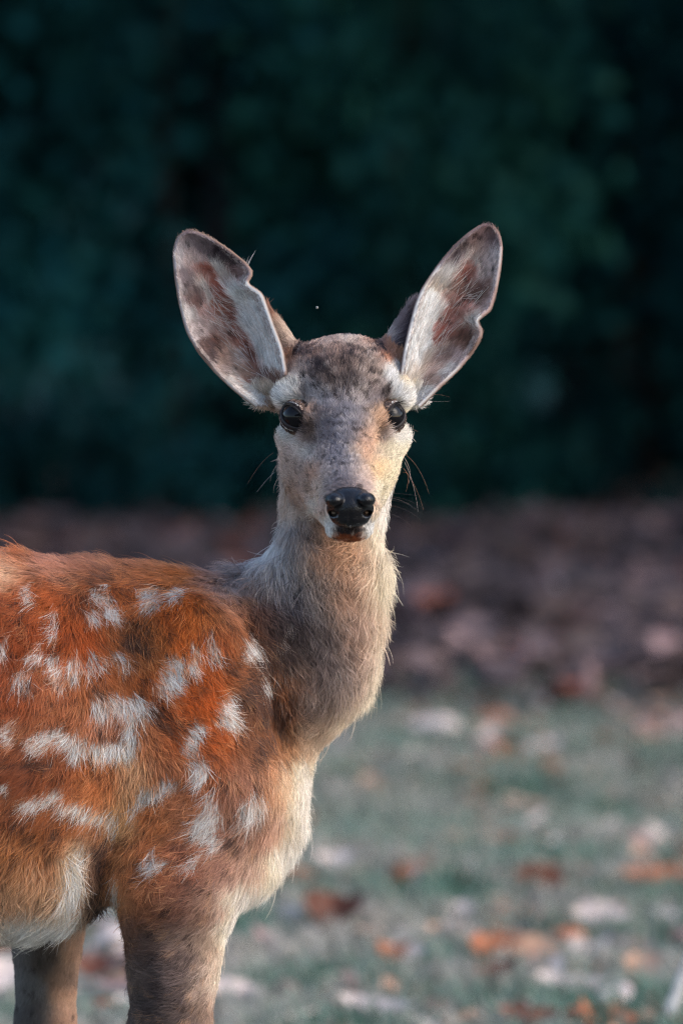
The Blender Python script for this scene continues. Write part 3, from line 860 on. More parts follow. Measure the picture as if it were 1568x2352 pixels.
deer = link('deer', None, loc=(T1[0], T1[1], 0))
tag(deer, 'young spotted deer with rusty coat and notched ears turning its head to look straight ahead', 'deer')
BASE = np.array([T1[0], T1[1], 0])

body_me = mesh_np('body', V - BASE, Q)
tipc, rootc, _, _, _, _ = coat(V, VN, REG)
rootc[LIDV & (RIM < .45)] = lin((40, 33, 33)); tipc[LIDV & (RIM < .45)] = lin((40, 33, 33))
at = body_me.attributes.new('coat', 'FLOAT_COLOR', 'POINT')
at.data.foreach_set('color', np.concatenate([rootc * .4 + tipc * .6, np.ones((len(V), 1))], 1).astype(np.float32).ravel())
m_skin, snt, sb = mat('deer_skin', rough=0.8, spec=0.1)
an = snt.nodes.new('ShaderNodeAttribute'); an.attribute_name = 'coat'
snt.links.new(an.outputs['Color'], sb.inputs['Base Color'])
body_me.materials.append(m_skin)
body = link('body', body_me, deer)

# ------------------------------------------------------------------ fur
m_fur = bpy.data.materials.new('fur')
m_fur.use_nodes = True
fnt = m_fur.node_tree
fnt.nodes.clear()
fo = fnt.nodes.new('ShaderNodeOutputMaterial')
hb = fnt.nodes.new('ShaderNodeBsdfHairPrincipled')
hb.parametrization = 'COLOR'
hb.inputs['Roughness'].default_value = 0.45
hb.inputs['Radial Roughness'].default_value = 0.6
hb.inputs['Coat'].default_value = 0.0
fa = fnt.nodes.new('ShaderNodeAttribute'); fa.attribute_name = 'hair_color'
fnt.links.new(fa.outputs['Color'], hb.inputs['Color'])
fd = fnt.nodes.new('ShaderNodeBsdfDiffuse')
fnt.links.new(fa.outputs['Color'], fd.inputs['Color'])
mx = fnt.nodes.new('ShaderNodeMixShader'); mx.inputs[0].default_value = 0.8
fnt.links.new(hb.outputs[0], mx.inputs[1]); fnt.links.new(fd.outputs[0], mx.inputs[2])
fnt.links.new(mx.outputs[0], fo.inputs['Surface'])


def curves_obj(name, pts, rad, cols, parent, material, base):
    """pts (n,k,3), rad (n,k), cols (n,k,3)"""
    n, k = pts.shape[:2]
    hc = bpy.data.hair_curves.new(name)
    hc.add_curves([k] * n)
    hc.attributes['position'].data.foreach_set('vector', (pts - base).astype(np.float32).ravel())
    ra = hc.attributes.get('radius') or hc.attributes.new('radius', 'FLOAT', 'POINT')
    ra.data.foreach_set('value', rad.astype(np.float32).ravel())
    ca = hc.attributes.new('hair_color', 'FLOAT_COLOR', 'POINT')
    ca.data.foreach_set('color', np.concatenate([cols, np.ones((n, k, 1))], 2).astype(np.float32).ravel())
    hc.materials.append(material)
    return link(name, hc, parent)


tri = np.concatenate([Q[:, [0, 1, 2]], Q[:, [0, 2, 3]]])
a, b, c = V[tri[:, 0]], V[tri[:, 1]], V[tri[:, 2]]
area = 0.5 * np.linalg.norm(np.cross(b - a, c - a), axis=1)
cen = (a + b + c) / 3
tn = nrm(VN[tri].mean(1))
treg = REG[tri[:, 0]]
sxc, syc = proj(cen)
dens = np.zeros(len(tri))
for rg, dd in ((REG_HEAD, 3.0e6), (REG_BODY, 1.35e6), (REG_NECK, 1.55e6), (REG_FAR, 1.2e6), (REG_ROOT, 2.5e6), (REG_EARL, 2.4e6), (REG_EARR, 2.4e6), (REG_BACK, 1.0e6)):
    dens[treg == rg] = dd
dens[(treg == REG_HEAD) & (tn[:, 1] > 0.3)] *= 0.3
dens[(treg != REG_HEAD) & (tn[:, 1] > 0.45)] *= 0.3
dens[sxc < -60] *= 0.25
dens[syc > 2400] *= 0.6
legm = (treg == REG_BODY) & (syc > 2050) & (sxc > 230)
dens[legm] *= 1.5
# buried or bare places
inside = np.zeros(len(tri), bool)
ears = treg >= REG_EARL
ears &= treg != REG_NECK
inside[ears] = sdf(cen[ears]) < -0.002
for e_ in (EYE_L, EYE_R):
    inside |= (np.linalg.norm(cen - e_, axis=1) < ER * 1.10) & ~LIDV[tri[:, 0]]
inside |= LIDV[tri[:, 0]] & (RIM[tri].min(1) < 0.05)
inside |= (treg >= REG_EARL) & (treg <= REG_BACK) & (RIM[tri].max(1) < 0.01)
dens[LIDV[tri[:, 0]]] *= 1.6
NOSE = W(803, 1163, -0.150)
nsx, nsy = (sxc - 803) / 57, (syc - 1166) / 47
inside |= (nsx ** 2 + nsy ** 2 < 1.0) & (cen[:, 1] < -0.10)
dens[inside] = 0
cntf = rng.poisson(dens * area)
ti = np.repeat(np.arange(len(tri)), cntf)
r1, r2 = rng.random(len(ti)), rng.random(len(ti))
fl = r1 + r2 > 1
r1[fl], r2[fl] = 1 - r1[fl], 1 - r2[fl]
P = a[ti] + (b[ti] - a[ti]) * r1[:, None] + (c[ti] - a[ti]) * r2[:, None]
N = nrm(VN[tri[ti, 0]] * (1 - r1 - r2)[:, None] + VN[tri[ti, 1]] * r1[:, None] + VN[tri[ti, 2]] * r2[:, None])
RG = treg[ti]
sm = RG <= REG_ROOT
sm |= RG == REG_NECK
print('hairs', len(P))


def prj_(p):
    return proj(p)


def tipc_m(p):
    sx_, sy_ = proj(p)
    m1 = spots([(585, 760, 55, 110, -25), (545, 690, 60, 40, -30)], sx_, sy_, 0, 0)
    m2 = spots([(975, 760, 45, 110, 22), (1020, 700, 60, 45, -40)], sx_, sy_, 0, 0)
    return np.maximum(m1, m2)


_, _, dirs, length, lift, clump = coat(P, N, RG)
length *= np.where(LIDV[tri[ti, 0]], .35, .22) + np.where(LIDV[tri[ti, 0]], .65, .78) * RIM[tri[ti, 0]]
lidh = LIDV[tri[ti, 0]]
for (c_, n_, *_r) in LIDS:
    mm = lidh & (np.linalg.norm(P - c_, axis=1) < ER * 1.4)
    dirs[mm] = P[mm] - (c_ + n_ * ER)
    length[mm] = 0.0024
    lift[mm] = 0.22
# long pale hairs that cross the hollow of each ear
lp = ((RG == REG_EARL) | (RG == REG_EARR)) & (rng.random(len(P)) < 0.028) & (RIM[tri[ti, 0]] > .5) & (tipc_m(P) > 0)
length[lp] = rng.uniform(.016, .026, lp.sum()); lift[lp] = .35
# flow with natural wander
wander = np.stack([vnoise(P, 28, 21), vnoise(P, 28, 22), vnoise(P, 28, 23)], 1) * 0.45 + np.stack([vnoise(P, 110, 24), vnoise(P, 110, 25), vnoise(P, 110, 26)], 1) * 0.35
wsc = np.where((RG == REG_HEAD), 0.35, np.where((RG == REG_BODY) | (RG == REG_NECK), 1.0, 0.4))
D = nrm(dirs) + wander * wsc[:, None] + rng.normal(0, 0.22, P.shape)
D = D - N * (D * N).sum(1, keepdims=True)
D = nrm(D)
length = length * rng.uniform(0.6, 1.15, len(P)) * (1 + 0.22 * vnoise(P, 60, 30))
tipc, rootc, _, _, _, _ = coat(P, N, RG, P + D * (length * 0.62)[:, None])
tipc[lp] = lin((226, 218, 212)); rootc[lp] = lin((200, 186, 180))
stray = rng.random(len(P)) < 0.006
stray &= (RG == REG_BODY) | (RG == REG_NECK)
length[stray] *= 1.5
lift = lift * rng.uniform(0.55, 1.45, len(P)) * (1 + 0.5 * vnoise(P, 75, 31))
lift[stray] += 0.15
big = (RG == REG_BODY) | (RG == REG_NECK)
cc = P.copy()
c1, i1 = worley(P[big], 0.0046, 40)
c3, i3 = worley(c1, 0.015, 45)
cc[big] = c1 * 0.72 + c3 * 0.28
c2, i2 = worley(P[~big], 0.0042, 50)
cc[~big] = c2
toC = cc - P
toC -= N * (toC * N).sum(1, keepdims=True)
cid = np.zeros(len(P)); cid[big] = i1; cid[~big] = i2
K = 6
ss = np.linspace(0, 1, K)
curl = nrm(np.cross(N, D))
ph = rng.uniform(0, 6.28, len(P))
wob = rng.normal(0, 0.22, len(P)) * length * np.where(big, 1.0, 0.6)
pts = np.zeros((len(P), K, 3))
for k, s in enumerate(ss):
    up = lift * (s - 0.55 * s * s)
    pts[:, k] = P + (D * (s * np.sqrt(np.maximum(1 - lift ** 2 * 0.3, 0.3)))[:, None] + N * up[:, None]) * length[:, None] \
        + toC * (clump * s ** 1.4)[:, None] + curl * (wob * s * s + np.sin(ph + s * 3.5) * length * 0.03 * s)[:, None]
rad0 = np.where(RG == REG_HEAD, 0.00015, np.where(big, 0.00018, 0.00014)) * rng.uniform(0.7, 1.25, len(P))
off_frame = (np.abs(N[:, 1]) > 2)
prj = proj(P)
sparse = (prj[1] > 2400) | (prj[0] < -60) | ((N[:, 1] > 0.4))
rad0[sparse] *= 2.0
radp = rad0[:, None] * np.interp(ss, [0, 0.5, 1], [1.0, 0.9, 0.18])[None]
tint = (1 + rng.normal(0, 0.20, len(P)) + (cid - 0.5) * np.where(big, 0.36, np.where((RG == REG_EARL) | (RG == REG_EARR), 0.75, 0.30)))[:, None]
lr = (LIDV[tri[ti, 0]]) & (RIM[tri[ti, 0]] < 0.55)
tipc[lr] = lin((58, 46, 44)); rootc[lr] = lin((40, 34, 34))
lr2 = LIDV[tri[ti, 0]] & ~lr
tipc[lr2] = lin((122, 98, 84)); rootc[lr2] = lin((74, 60, 54))
tint = np.clip(tint, 0.55, 1.5)
hd = (RG == REG_HEAD) & (rng.random(len(P)) < .16) & (prj_(P)[1] < 1110)
tint[hd] *= 0.5
# whole locks that are dark or frosted
lum = tipc.mean(1)
csx, csy = proj(cc)
pd = np.where(big, 0.11, 0.07) + np.where(big & (csx > 540) & (csx < 690) & (csy > 1400) & (csy < 1760), 0.16, 0) + np.where((RG == REG_BODY) & (csx > 230) & (csy > 2020), -0.065, 0) + np.where(RG == REG_NECK, 0.06, 0) + np.where((RG == REG_HEAD) & (csy < 890) & (csx > 690) & (csx < 895), 0.20, 0) + np.where((RG == REG_HEAD) & (csy > 865) & (csy < 925) & (csx > 640) & (csx < 935), 0.12, 0) + np.where((RG == REG_HEAD) & (csy >= 890) & (csy < 1090) & (csx > 720) & (csx < 870), 0.045, 0)
pd = pd * np.clip((0.55 - lum) / 0.25, 0, 1)
clump = np.where(RIM[tri[ti, 0]] < .5, 0.05, clump)
dl = ((cid < pd) * rng.uniform(.45, .95, len(P)))[:, None]
tipc = tipc * (1 - dl) + lin((50, 41, 41)) * dl
fr = ((cid > 0.9) & (RG <= REG_HEAD + 1) | (cid > .9) & (RG == REG_NECK)) * rng.uniform(.0, .42, len(P)) * np.clip((0.6 - lum) / .3, 0, 1)
tipc = tipc * (1 - fr[:, None]) + np.where((RG == REG_BODY)[:, None], lin((214, 160, 112)), lin((208, 192, 180))) * fr[:, None]
re_ = ((RG == REG_EARL) | (RG == REG_EARR)) & (RIM[tri[ti, 0]] < .4)
tipc[re_] = tipc[re_] * .5 + lin((180, 168, 163)) * .5; rootc[re_] = lin((140, 124, 120))
gmx = np.interp(ss, [0, 0.3, 0.62, 1], [0, 0.25, 0.95, 1])
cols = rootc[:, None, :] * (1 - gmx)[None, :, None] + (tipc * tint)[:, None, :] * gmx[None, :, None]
cols = np.clip(cols, 0.004, 0.9)
fur = curves_obj('fur', pts, radp, cols, deer, m_fur, BASE)
tag(fur, kind='stuff')

# ------------------------------------------------------------------ eyes
m_eye, ent, eb = mat('eye_dark', (0.004, 0.0035, 0.0045), 0.04, 0.16)
m_lid, lnt, lb = mat('eyelid_skin', (0.014, 0.011, 0.011), 0.45, 0.25)


def uv_sphere(nu=40, nv=24):
    th = np.linspace(0, math.pi, nv)
    ph = np.linspace(0, 2 * math.pi, nu, endpoint=False)
    v = np.array([(math.sin(t) * math.cos(q), math.sin(t) * math.sin(q), math.cos(t)) for t in th for q in ph])
    ix = np.arange(nu * nv).reshape(nv, nu)
    f = np.stack([ix[:-1], ix[1:], np.roll(ix, -1, 1)[1:], np.roll(ix, -1, 1)[:-1]], -1).reshape(-1, 4)
    return v, f


def tube(path, rad, nside=8, closed=False):
    path = np.asarray(path, float)
    n = len(path)
    rad = np.broadcast_to(np.asarray(rad, float), (n,))
    tg = np.gradient(path, axis=0)
    if closed:
        tg = np.roll(path, -1, 0) - np.roll(path, 1, 0)
    tg = nrm(tg)
    ref = np.array([0.13, -0.97, 0.2])
    x = nrm(np.cross(tg, ref)); y = np.cross(tg, x)
    an = np.linspace(0, 2 * math.pi, nside, endpoint=False)
    v = path[:, None] + (x[:, None] * np.cos(an)[None, :, None] + y[:, None] * np.sin(an)[None, :, None]) * rad[:, None, None]
    ix = np.arange(n * nside).reshape(n, nside)
    nx = np.roll(ix, -1, 0) if closed else ix[1:]
    cu = ix if closed else ix[:-1]
    f = np.stack([cu, np.roll(cu, -1, 1), np.roll(nx, -1, 1), nx], -1).reshape(-1, 4)
    return v.reshape(-1, 3), f


sv, sf = uv_sphere()
for c, n, sgn, e1, e2, t, ax, ay in LIDS:
    me = mesh_np('eye', sv * ER, sf)
    me.materials.append(m_eye)
    eye = link('eye', me, deer, loc=c - BASE)
    rr = np.sqrt(np.clip(1 - ax ** 2 - ay ** 2, 0.02, 1))
    ring = (np.outer(rr, n) + np.outer(ax, e1) + np.outer(ay, e2)) * ER * 1.03
    lv, lf = tube(ring, 0.0009, 8, True)
    lme = mesh_np('eyelid', lv, lf); lme.materials.append(m_lid)
    link('eyelid', lme, eye)
    # lashes along the upper lid
    upi = np.nonzero((np.sin(t) > 0.15))[0]
    roots = []
    for k in range(46):
        i = upi[rng.integers(len(upi))]
        r0 = ring[i]
        outd = nrm(r0 - n * (r0 @ n))
        d = nrm(outd * 0.6 + n * 0.8 + e1 * sgn * 0.5 + rng.normal(0, .12, 3))
        L = rng.uniform(0.005, 0.009)
        roots.append([r0 + d * L * s + np.array([0, 0, -1]) * L * 0.25 * s * s for s in np.linspace(0, 1, 5)])
    pp = np.array(roots)
    lash = curves_obj('eyelash', pp, np.full(pp.shape[:2], 0.00012) * np.linspace(1, .3, 5), np.full(pp.shape, 0.01), eye, m_fur, np.zeros(3))
    tag(lash, kind='stuff')

# ------------------------------------------------------------------ nose
ZP = 0.288 * PX


def nz(x, y, d): return W(*z1(x, y), d)


def d_nose(p):
    d = ell(p, nz(832, 1605, -0.145), np.array([184, 150, 138]) * ZP)
    d = smin(d, ell(p, nz(708, 1540, -0.153), np.array([76, 110, 62]) * ZP), 0.0016)
    d = smin(d, ell(p, nz(954, 1536, -0.153), np.array([76, 110, 62]) * ZP), 0.0016)
    d = smin(d, ell(p, nz(832, 1500, -0.138), np.array([150, 130, 70]) * ZP), 0.004)
    d = smin(d, ell(p, nz(832, 1690, -0.146), np.array([140, 125, 66]) * ZP), 0.003)
    d = smax(d, -ell(p, nz(690, 1648, -0.156), np.array([40, 150, 24]) * ZP), 0.0022)
    d = smax(d, -ell(p, nz(974, 1646, -0.156), np.array([40, 150, 24]) * ZP), 0.0022)
    d = smax(d, -cap(p, nz(832, 1640, -0.1605), nz(832, 1740, -0.157), 10 * ZP, 14 * ZP), 0.002)
    return d


nc = nz(832, 1590, -0.145)
nv_, nq_ = surface_nets(d_nose, nc - np.array([.024, .024, .021]), nc + np.array([.024, .024, .021]), 0.0007)
nme = mesh_np('nose', nv_ - BASE, nq_)
m_nose, nnt, nb_ = mat('nose_leather', (0.004, 0.0038, 0.005), 0.22, 0.26)
vo = nnt.nodes.new('ShaderNodeTexVoronoi'); vo.inputs['Scale'].default_value = 900
tc = nnt.nodes.new('ShaderNodeTexCoord'); nnt.links.new(tc.outputs['Object'], vo.inputs['Vector'])
bm_ = nnt.nodes.new('ShaderNodeBump'); bm_.inputs['Strength'].default_value = 0.35; bm_.inputs['Distance'].default_value = 0.0006
nnt.links.new(vo.outputs['Distance'], bm_.inputs['Height']); nnt.links.new(bm_.outputs[0], nb_.inputs['Normal'])
nme.materials.append(m_nose)
nose = link('nose', nme, deer)

# whiskers and bristles
wl = []
def whisk(p0, p1, p2, rad, col):
    t = np.linspace(0, 1, 10)[:, None]
    p0, p1, p2 = map(np.asarray, (p0, p1, p2))
    wl.append(((1 - t) ** 2 * p0 + 2 * t * (1 - t) * p1 + t * t * p2, rad, col))
TAN, PALE = lin((150, 108, 84)), lin((190, 182, 174))
for q in (((925, 1040), (965, 1065), (985, 1135)), ((928, 1060), (950, 1100), (960, 1175)), ((926, 1075), (955, 1110), (972, 1170)), ((925, 1085), (945, 1080), (932, 1130)), ((924, 1045), (950, 1080), (938, 1110)),
          ((955, 915), (1000, 925), (1033, 921)), ((965, 905), (1020, 905), (1032, 912)), ((985, 890), (1015, 890), (1034, 876)), ((628, 1040), (600, 1055), (568, 1112)), ((630, 1085), (612, 1100), (590, 1130)), ((940, 985), (950, 985), (960, 992))):
    d = 0.02
    whisk(W(*q[0], d), W(*q[1], d - .01), W(*q[2], d - .02), 0.0001, TAN if rng.random() < .6 else PALE)
for k in range(9):
    x = rng.uniform(740, 930); y = 1715 + rng.uniform(-25, 40) - abs(x - 832) * 0.25
    p0 = nz(x, y, -0.150)
    whisk(p0, p0 + np.array([(x - 832) * 2e-5, -0.004, -0.001]), p0 + np.array([(x - 832) * 3e-5, -0.006, -rng.uniform(.003, .007)]), 0.00009, PALE if k % 3 == 0 else lin((40, 34, 34)))
for k in range(14):
    s_ = -1 if k % 2 else 1
    p0 = nz(832 + s_ * rng.uniform(220, 330), rng.uniform(1450, 1650), -0.115)
    whisk(p0, p0 + np.array([s_ * .012, -.012, 0.0]), p0 + np.array([s_ * rng.uniform(.02, .03), -.014, -rng.uniform(.002, .012)]), 0.00007, lin((90, 78, 74)))
pts_ = np.stack([x[0] for x in wl]); rd_ = np.stack([np.linspace(1, .35, 10) * x[1] for x in wl]); cl_ = np.stack([np.repeat(x[2][None], 10, 0) for x in wl])
whiskers = curves_obj('whiskers', pts_, rd_, cl_, deer, m_fur, BASE)
tag(whiskers, kind='stuff')

# ------------------------------------------------------------------ ground
def G(sx, sy, z=0.0):
    ray = FWD + RIGHT * ((sx - 784) / FPX) + UP * ((1176 - sy) / FPX)
    return CAM + ray * ((z - CAM[2]) / ray[2])


def edge_y(x):
    return 7.7 + 0.35 * np.sin(x * 1.7) + 0.25 * np.sin(x * 4.1 + 1)


m_ground, gnt, gb = mat('ground_soil', rough=0.95, spec=0.1)
tc = gnt.nodes.new('ShaderNodeTexCoord')
sep = gnt.nodes.new('ShaderNodeSeparateXYZ'); gnt.links.new(tc.outputs['Object'], sep.inputs[0])
n1 = noise_node(gnt, 1.2, 5); n2 = noise_node(gnt, 9, 5); n3 = noise_node(gnt, 26, 4)
lawn = ramp(gnt, n2.outputs[0], [(0.35, lin((78, 94, 84))), (0.55, lin((120, 118, 112))), (0.7, lin((142, 132, 126)))])
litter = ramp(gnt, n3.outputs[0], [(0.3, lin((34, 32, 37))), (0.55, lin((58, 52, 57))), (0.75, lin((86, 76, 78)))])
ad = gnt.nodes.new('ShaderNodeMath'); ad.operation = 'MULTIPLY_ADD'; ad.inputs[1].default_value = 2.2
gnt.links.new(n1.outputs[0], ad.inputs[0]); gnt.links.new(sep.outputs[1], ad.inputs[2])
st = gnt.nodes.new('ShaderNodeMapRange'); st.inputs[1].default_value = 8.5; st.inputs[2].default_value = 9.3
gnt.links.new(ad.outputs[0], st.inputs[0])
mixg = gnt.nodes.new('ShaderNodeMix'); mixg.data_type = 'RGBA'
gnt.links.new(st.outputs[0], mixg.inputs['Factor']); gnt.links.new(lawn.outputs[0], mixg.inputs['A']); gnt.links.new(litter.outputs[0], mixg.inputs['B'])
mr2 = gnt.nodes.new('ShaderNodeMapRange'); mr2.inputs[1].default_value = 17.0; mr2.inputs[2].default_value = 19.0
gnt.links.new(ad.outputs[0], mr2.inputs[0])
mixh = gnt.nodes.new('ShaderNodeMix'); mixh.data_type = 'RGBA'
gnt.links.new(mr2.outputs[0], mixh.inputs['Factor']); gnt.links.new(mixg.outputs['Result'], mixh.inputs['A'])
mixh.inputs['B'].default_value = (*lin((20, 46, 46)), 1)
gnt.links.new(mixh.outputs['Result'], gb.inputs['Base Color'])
xs = np.concatenate([[-200, -80, -30], np.linspace(-14, 14, 71), [30, 80, 200]])
ys = np.concatenate([[-200, -60, -20], np.linspace(-9, 26, 89), [30, 34, 40, 50, 120, 250]])
gx, gy = np.meshgrid(xs, ys, indexing='ij')
gz = (0.018 * np.sin(gx * 2.1 + gy * .7) + 0.014 * np.sin(gy * 3.3 - gx)) * (gy > 3.2) - 0.004
gz += np.clip((gy - 30) / 20, 0, 1) * 11  # rise added behind the wood to stop sky glints between the leaves
gv = np.stack([gx, gy, gz], -1).reshape(-1, 3)
ix = np.arange(len(gv)).reshape(gx.shape)
gq = np.stack([ix[:-1, :-1], ix[1:, :-1], ix[1:, 1:], ix[:-1, 1:]], -1).reshape(-1, 4)
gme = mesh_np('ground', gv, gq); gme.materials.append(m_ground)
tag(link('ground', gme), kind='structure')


def gheight(x, y):
    return (0.018 * np.sin(x * 2.1 + y * .7) + 0.014 * np.sin(y * 3.3 - x)) * (y > 3.2) - 0.004


def col_mat(name, rough=0.7, spec=0.2, transl=0.0, var=0.0):
    m, t, b = mat(name, rough=rough, spec=spec)
    a = t.nodes.new('ShaderNodeAttribute'); a.attribute_name = 'col'
    t.links.new(a.outputs['Color'], b.inputs['Base Color'])
    if transl:
        tr = t.nodes.new('ShaderNodeBsdfTranslucent'); t.links.new(a.outputs['Color'], tr.inputs['Color'])
        mxx = t.nodes.new('ShaderNodeMixShader'); mxx.inputs[0].default_value = transl
        t.links.new(b.outputs[0], mxx.inputs[1]); t.links.new(tr.outputs[0], mxx.inputs[2])
        t.links.new(mxx.outputs[0], t.nodes['Material Output'].inputs['Surface'])
    return m


def set_col(me, c):
    at = me.attributes.new('col', 'FLOAT_COLOR', 'POINT')
    at.data.foreach_set('color', np.concatenate([c, np.ones((len(c), 1))], 1).astype(np.float32).ravel())


# ------------------------------------------------------------------ grass
m_grass = col_mat('grass_blades', 0.6, 0.25, 0.25)
NB = 150000
gyv = 1.2 + 7.6 * rng.random(NB) ** 1.0
half = 0.30 * (gyv + 5) / 5 + 0.55
gxv = rng.uniform(-1, 1, NB) * half
NB2 = 130000   # thinner turf beside and in front of the view
gyv = np.concatenate([gyv, rng.uniform(-2.5, 8.5, NB2)])
gxv = np.concatenate([gxv, rng.uniform(-3.6, 3.2, NB2)])
NB += NB2
keep = (vnoise(np.stack([gxv, gyv, gyv * 0], 1), 3.2, 60) + 0.6 * vnoise(np.stack([gxv, gyv, gyv * 0], 1), 9, 61) > -0.35 + rng.random(NB) * 0.4) & (gyv < edge_y(gxv) + rng.normal(0, .3, NB))
gxv, gyv = gxv[keep], gyv[keep]
nb = len(gxv)
hgt = rng.uniform(0.018, 0.05, nb)
azi = rng.uniform(0, 6.28, nb)
lean = rng.uniform(0.3, 1.4, nb) * hgt
wd = rng.uniform(0.0016, 0.0030, nb)
b0 = np.stack([gxv, gyv, gheight(gxv, gyv)], 1)
sd = np.stack([-np.sin(azi), np.cos(azi), 0 * azi], 1) * wd[:, None]
ld = np.stack([np.cos(azi), np.sin(azi), 0 * azi], 1) * lean[:, None]
zz = np.array([0, 0, 1.0])
mid = b0 + ld * 0.35 + zz * (hgt * 0.65)[:, None]
tp = b0 + ld + zz * hgt[:, None]
gv = np.stack([b0 - sd, b0 + sd, mid + sd * .8, mid - sd * .8, tp], 1).reshape(-1, 3)
o = (np.arange(nb) * 5)[:, None]
gme = mesh_np('grass', gv, [o + np.array([0, 1, 2, 3]), o + np.array([3, 2, 4])])
gmixv = np.clip(0.5 + 0.7 * vnoise(b0, 7, 62) + rng.normal(0, .25, nb), 0, 1)[:, None]
gc = lin((78, 112, 96)) * (1 - gmixv) + lin((160, 154, 145)) * gmixv
set_col(gme, np.repeat(gc, 5, 0)); gme.materials.append(m_grass)
tag(link('grass', gme), kind='stuff')

# ------------------------------------------------------------------ fallen leaves
PAL = {
    'pale': [(188, 172, 166), (176, 166, 166), (200, 186, 176)],
    'mauve': [(142, 116, 112), (128, 106, 106), (150, 128, 122)],
    'rust': [(150, 92, 64), (128, 76, 52), (165, 110, 80)],
    'tan': [(174, 138, 116), (162, 128, 110), (184, 150, 126)],
    'brown': [(92, 54, 40), (80, 46, 36), (104, 64, 50)],
    'white': [(222, 220, 224), (222, 220, 224), (222, 220, 224)],
}
LMAT = {}
for k, cs in PAL.items():
    m, t, b = mat('leaf_' + k, rough=0.62, spec=0.25)
    n = noise_node(t, 55, 4)
    r = ramp(t, n.outputs[0], [(0.35, lin(cs[1]) * .8), (0.5, lin(cs[0])), (0.68, lin(cs[2]))])
    t.links.new(r.outputs[0], b.inputs['Base Color'])
    LMAT[k] = m


def leaf_geo(L, wdt, curl, cup, lob, seed):
    r = np.random.default_rng(seed)
    n = 8
    t = np.linspace(0, 1, n)
    prof = np.sin(math.pi * t ** 0.8) ** 0.8 * wdt / 2 * (1 + lob * np.sin(t * 19 + seed))
    prof[-1] = 0
    x = (t - .5) * L
    z = curl * L * ((t - .45) ** 2 * 2.4) + r.normal(0, .02 * L, n)
    yb = r.normal(0, .015 * L, n)
    rows = []
    for s, zc in ((-1, 1), (-.5, .3), (0, 0), (.5, .3), (1, 1)):
        rows.append(np.stack([x, yb + s * prof, z + cup * prof * zc * (1 + .4 * s)], 1))
    v = np.stack(rows, 0).reshape(-1, 3)
    v[:, 2] -= v[:, 2].min() - 0.002
    ix = np.arange(len(v)).reshape(5, n)
    q = np.stack([ix[:-1, :-1], ix[:-1, 1:], ix[1:, 1:], ix[1:, :-1]], -1).reshape(-1, 4)
    return v, q


LGEO = [leaf_geo(.062, .036, .35, .5, .08, 1), leaf_geo(.055, .038, .6, .3, .14, 2), leaf_geo(.07, .030, .2, .9, .05, 3), leaf_geo(.048, .036, .9, .6, .12, 4), leaf_geo(.08, .024, .3, .5, .06, 5), leaf_geo(.058, .04, -.4, -.5, .15, 6)]
LME = {}
for k, m in LMAT.items():
    for i, (v, q) in enumerate(LGEO):
        me = mesh_np('fallen_leaf', v, q); me.materials.append(m); LME[k, i] = me


def put_leaf(kind, i, x, y, rz, tilt, sc, label, group=None, up=0.012):
    o = link('fallen_leaf', LME[kind, i])
    o.location = (x, y, float(gheight(np.array(x), np.array(y))) + up)
    o.rotation_euler = (tilt[0], tilt[1], rz)
    o.scale = (sc, sc, sc)
    tag(o, label, 'leaf', group)
    return o


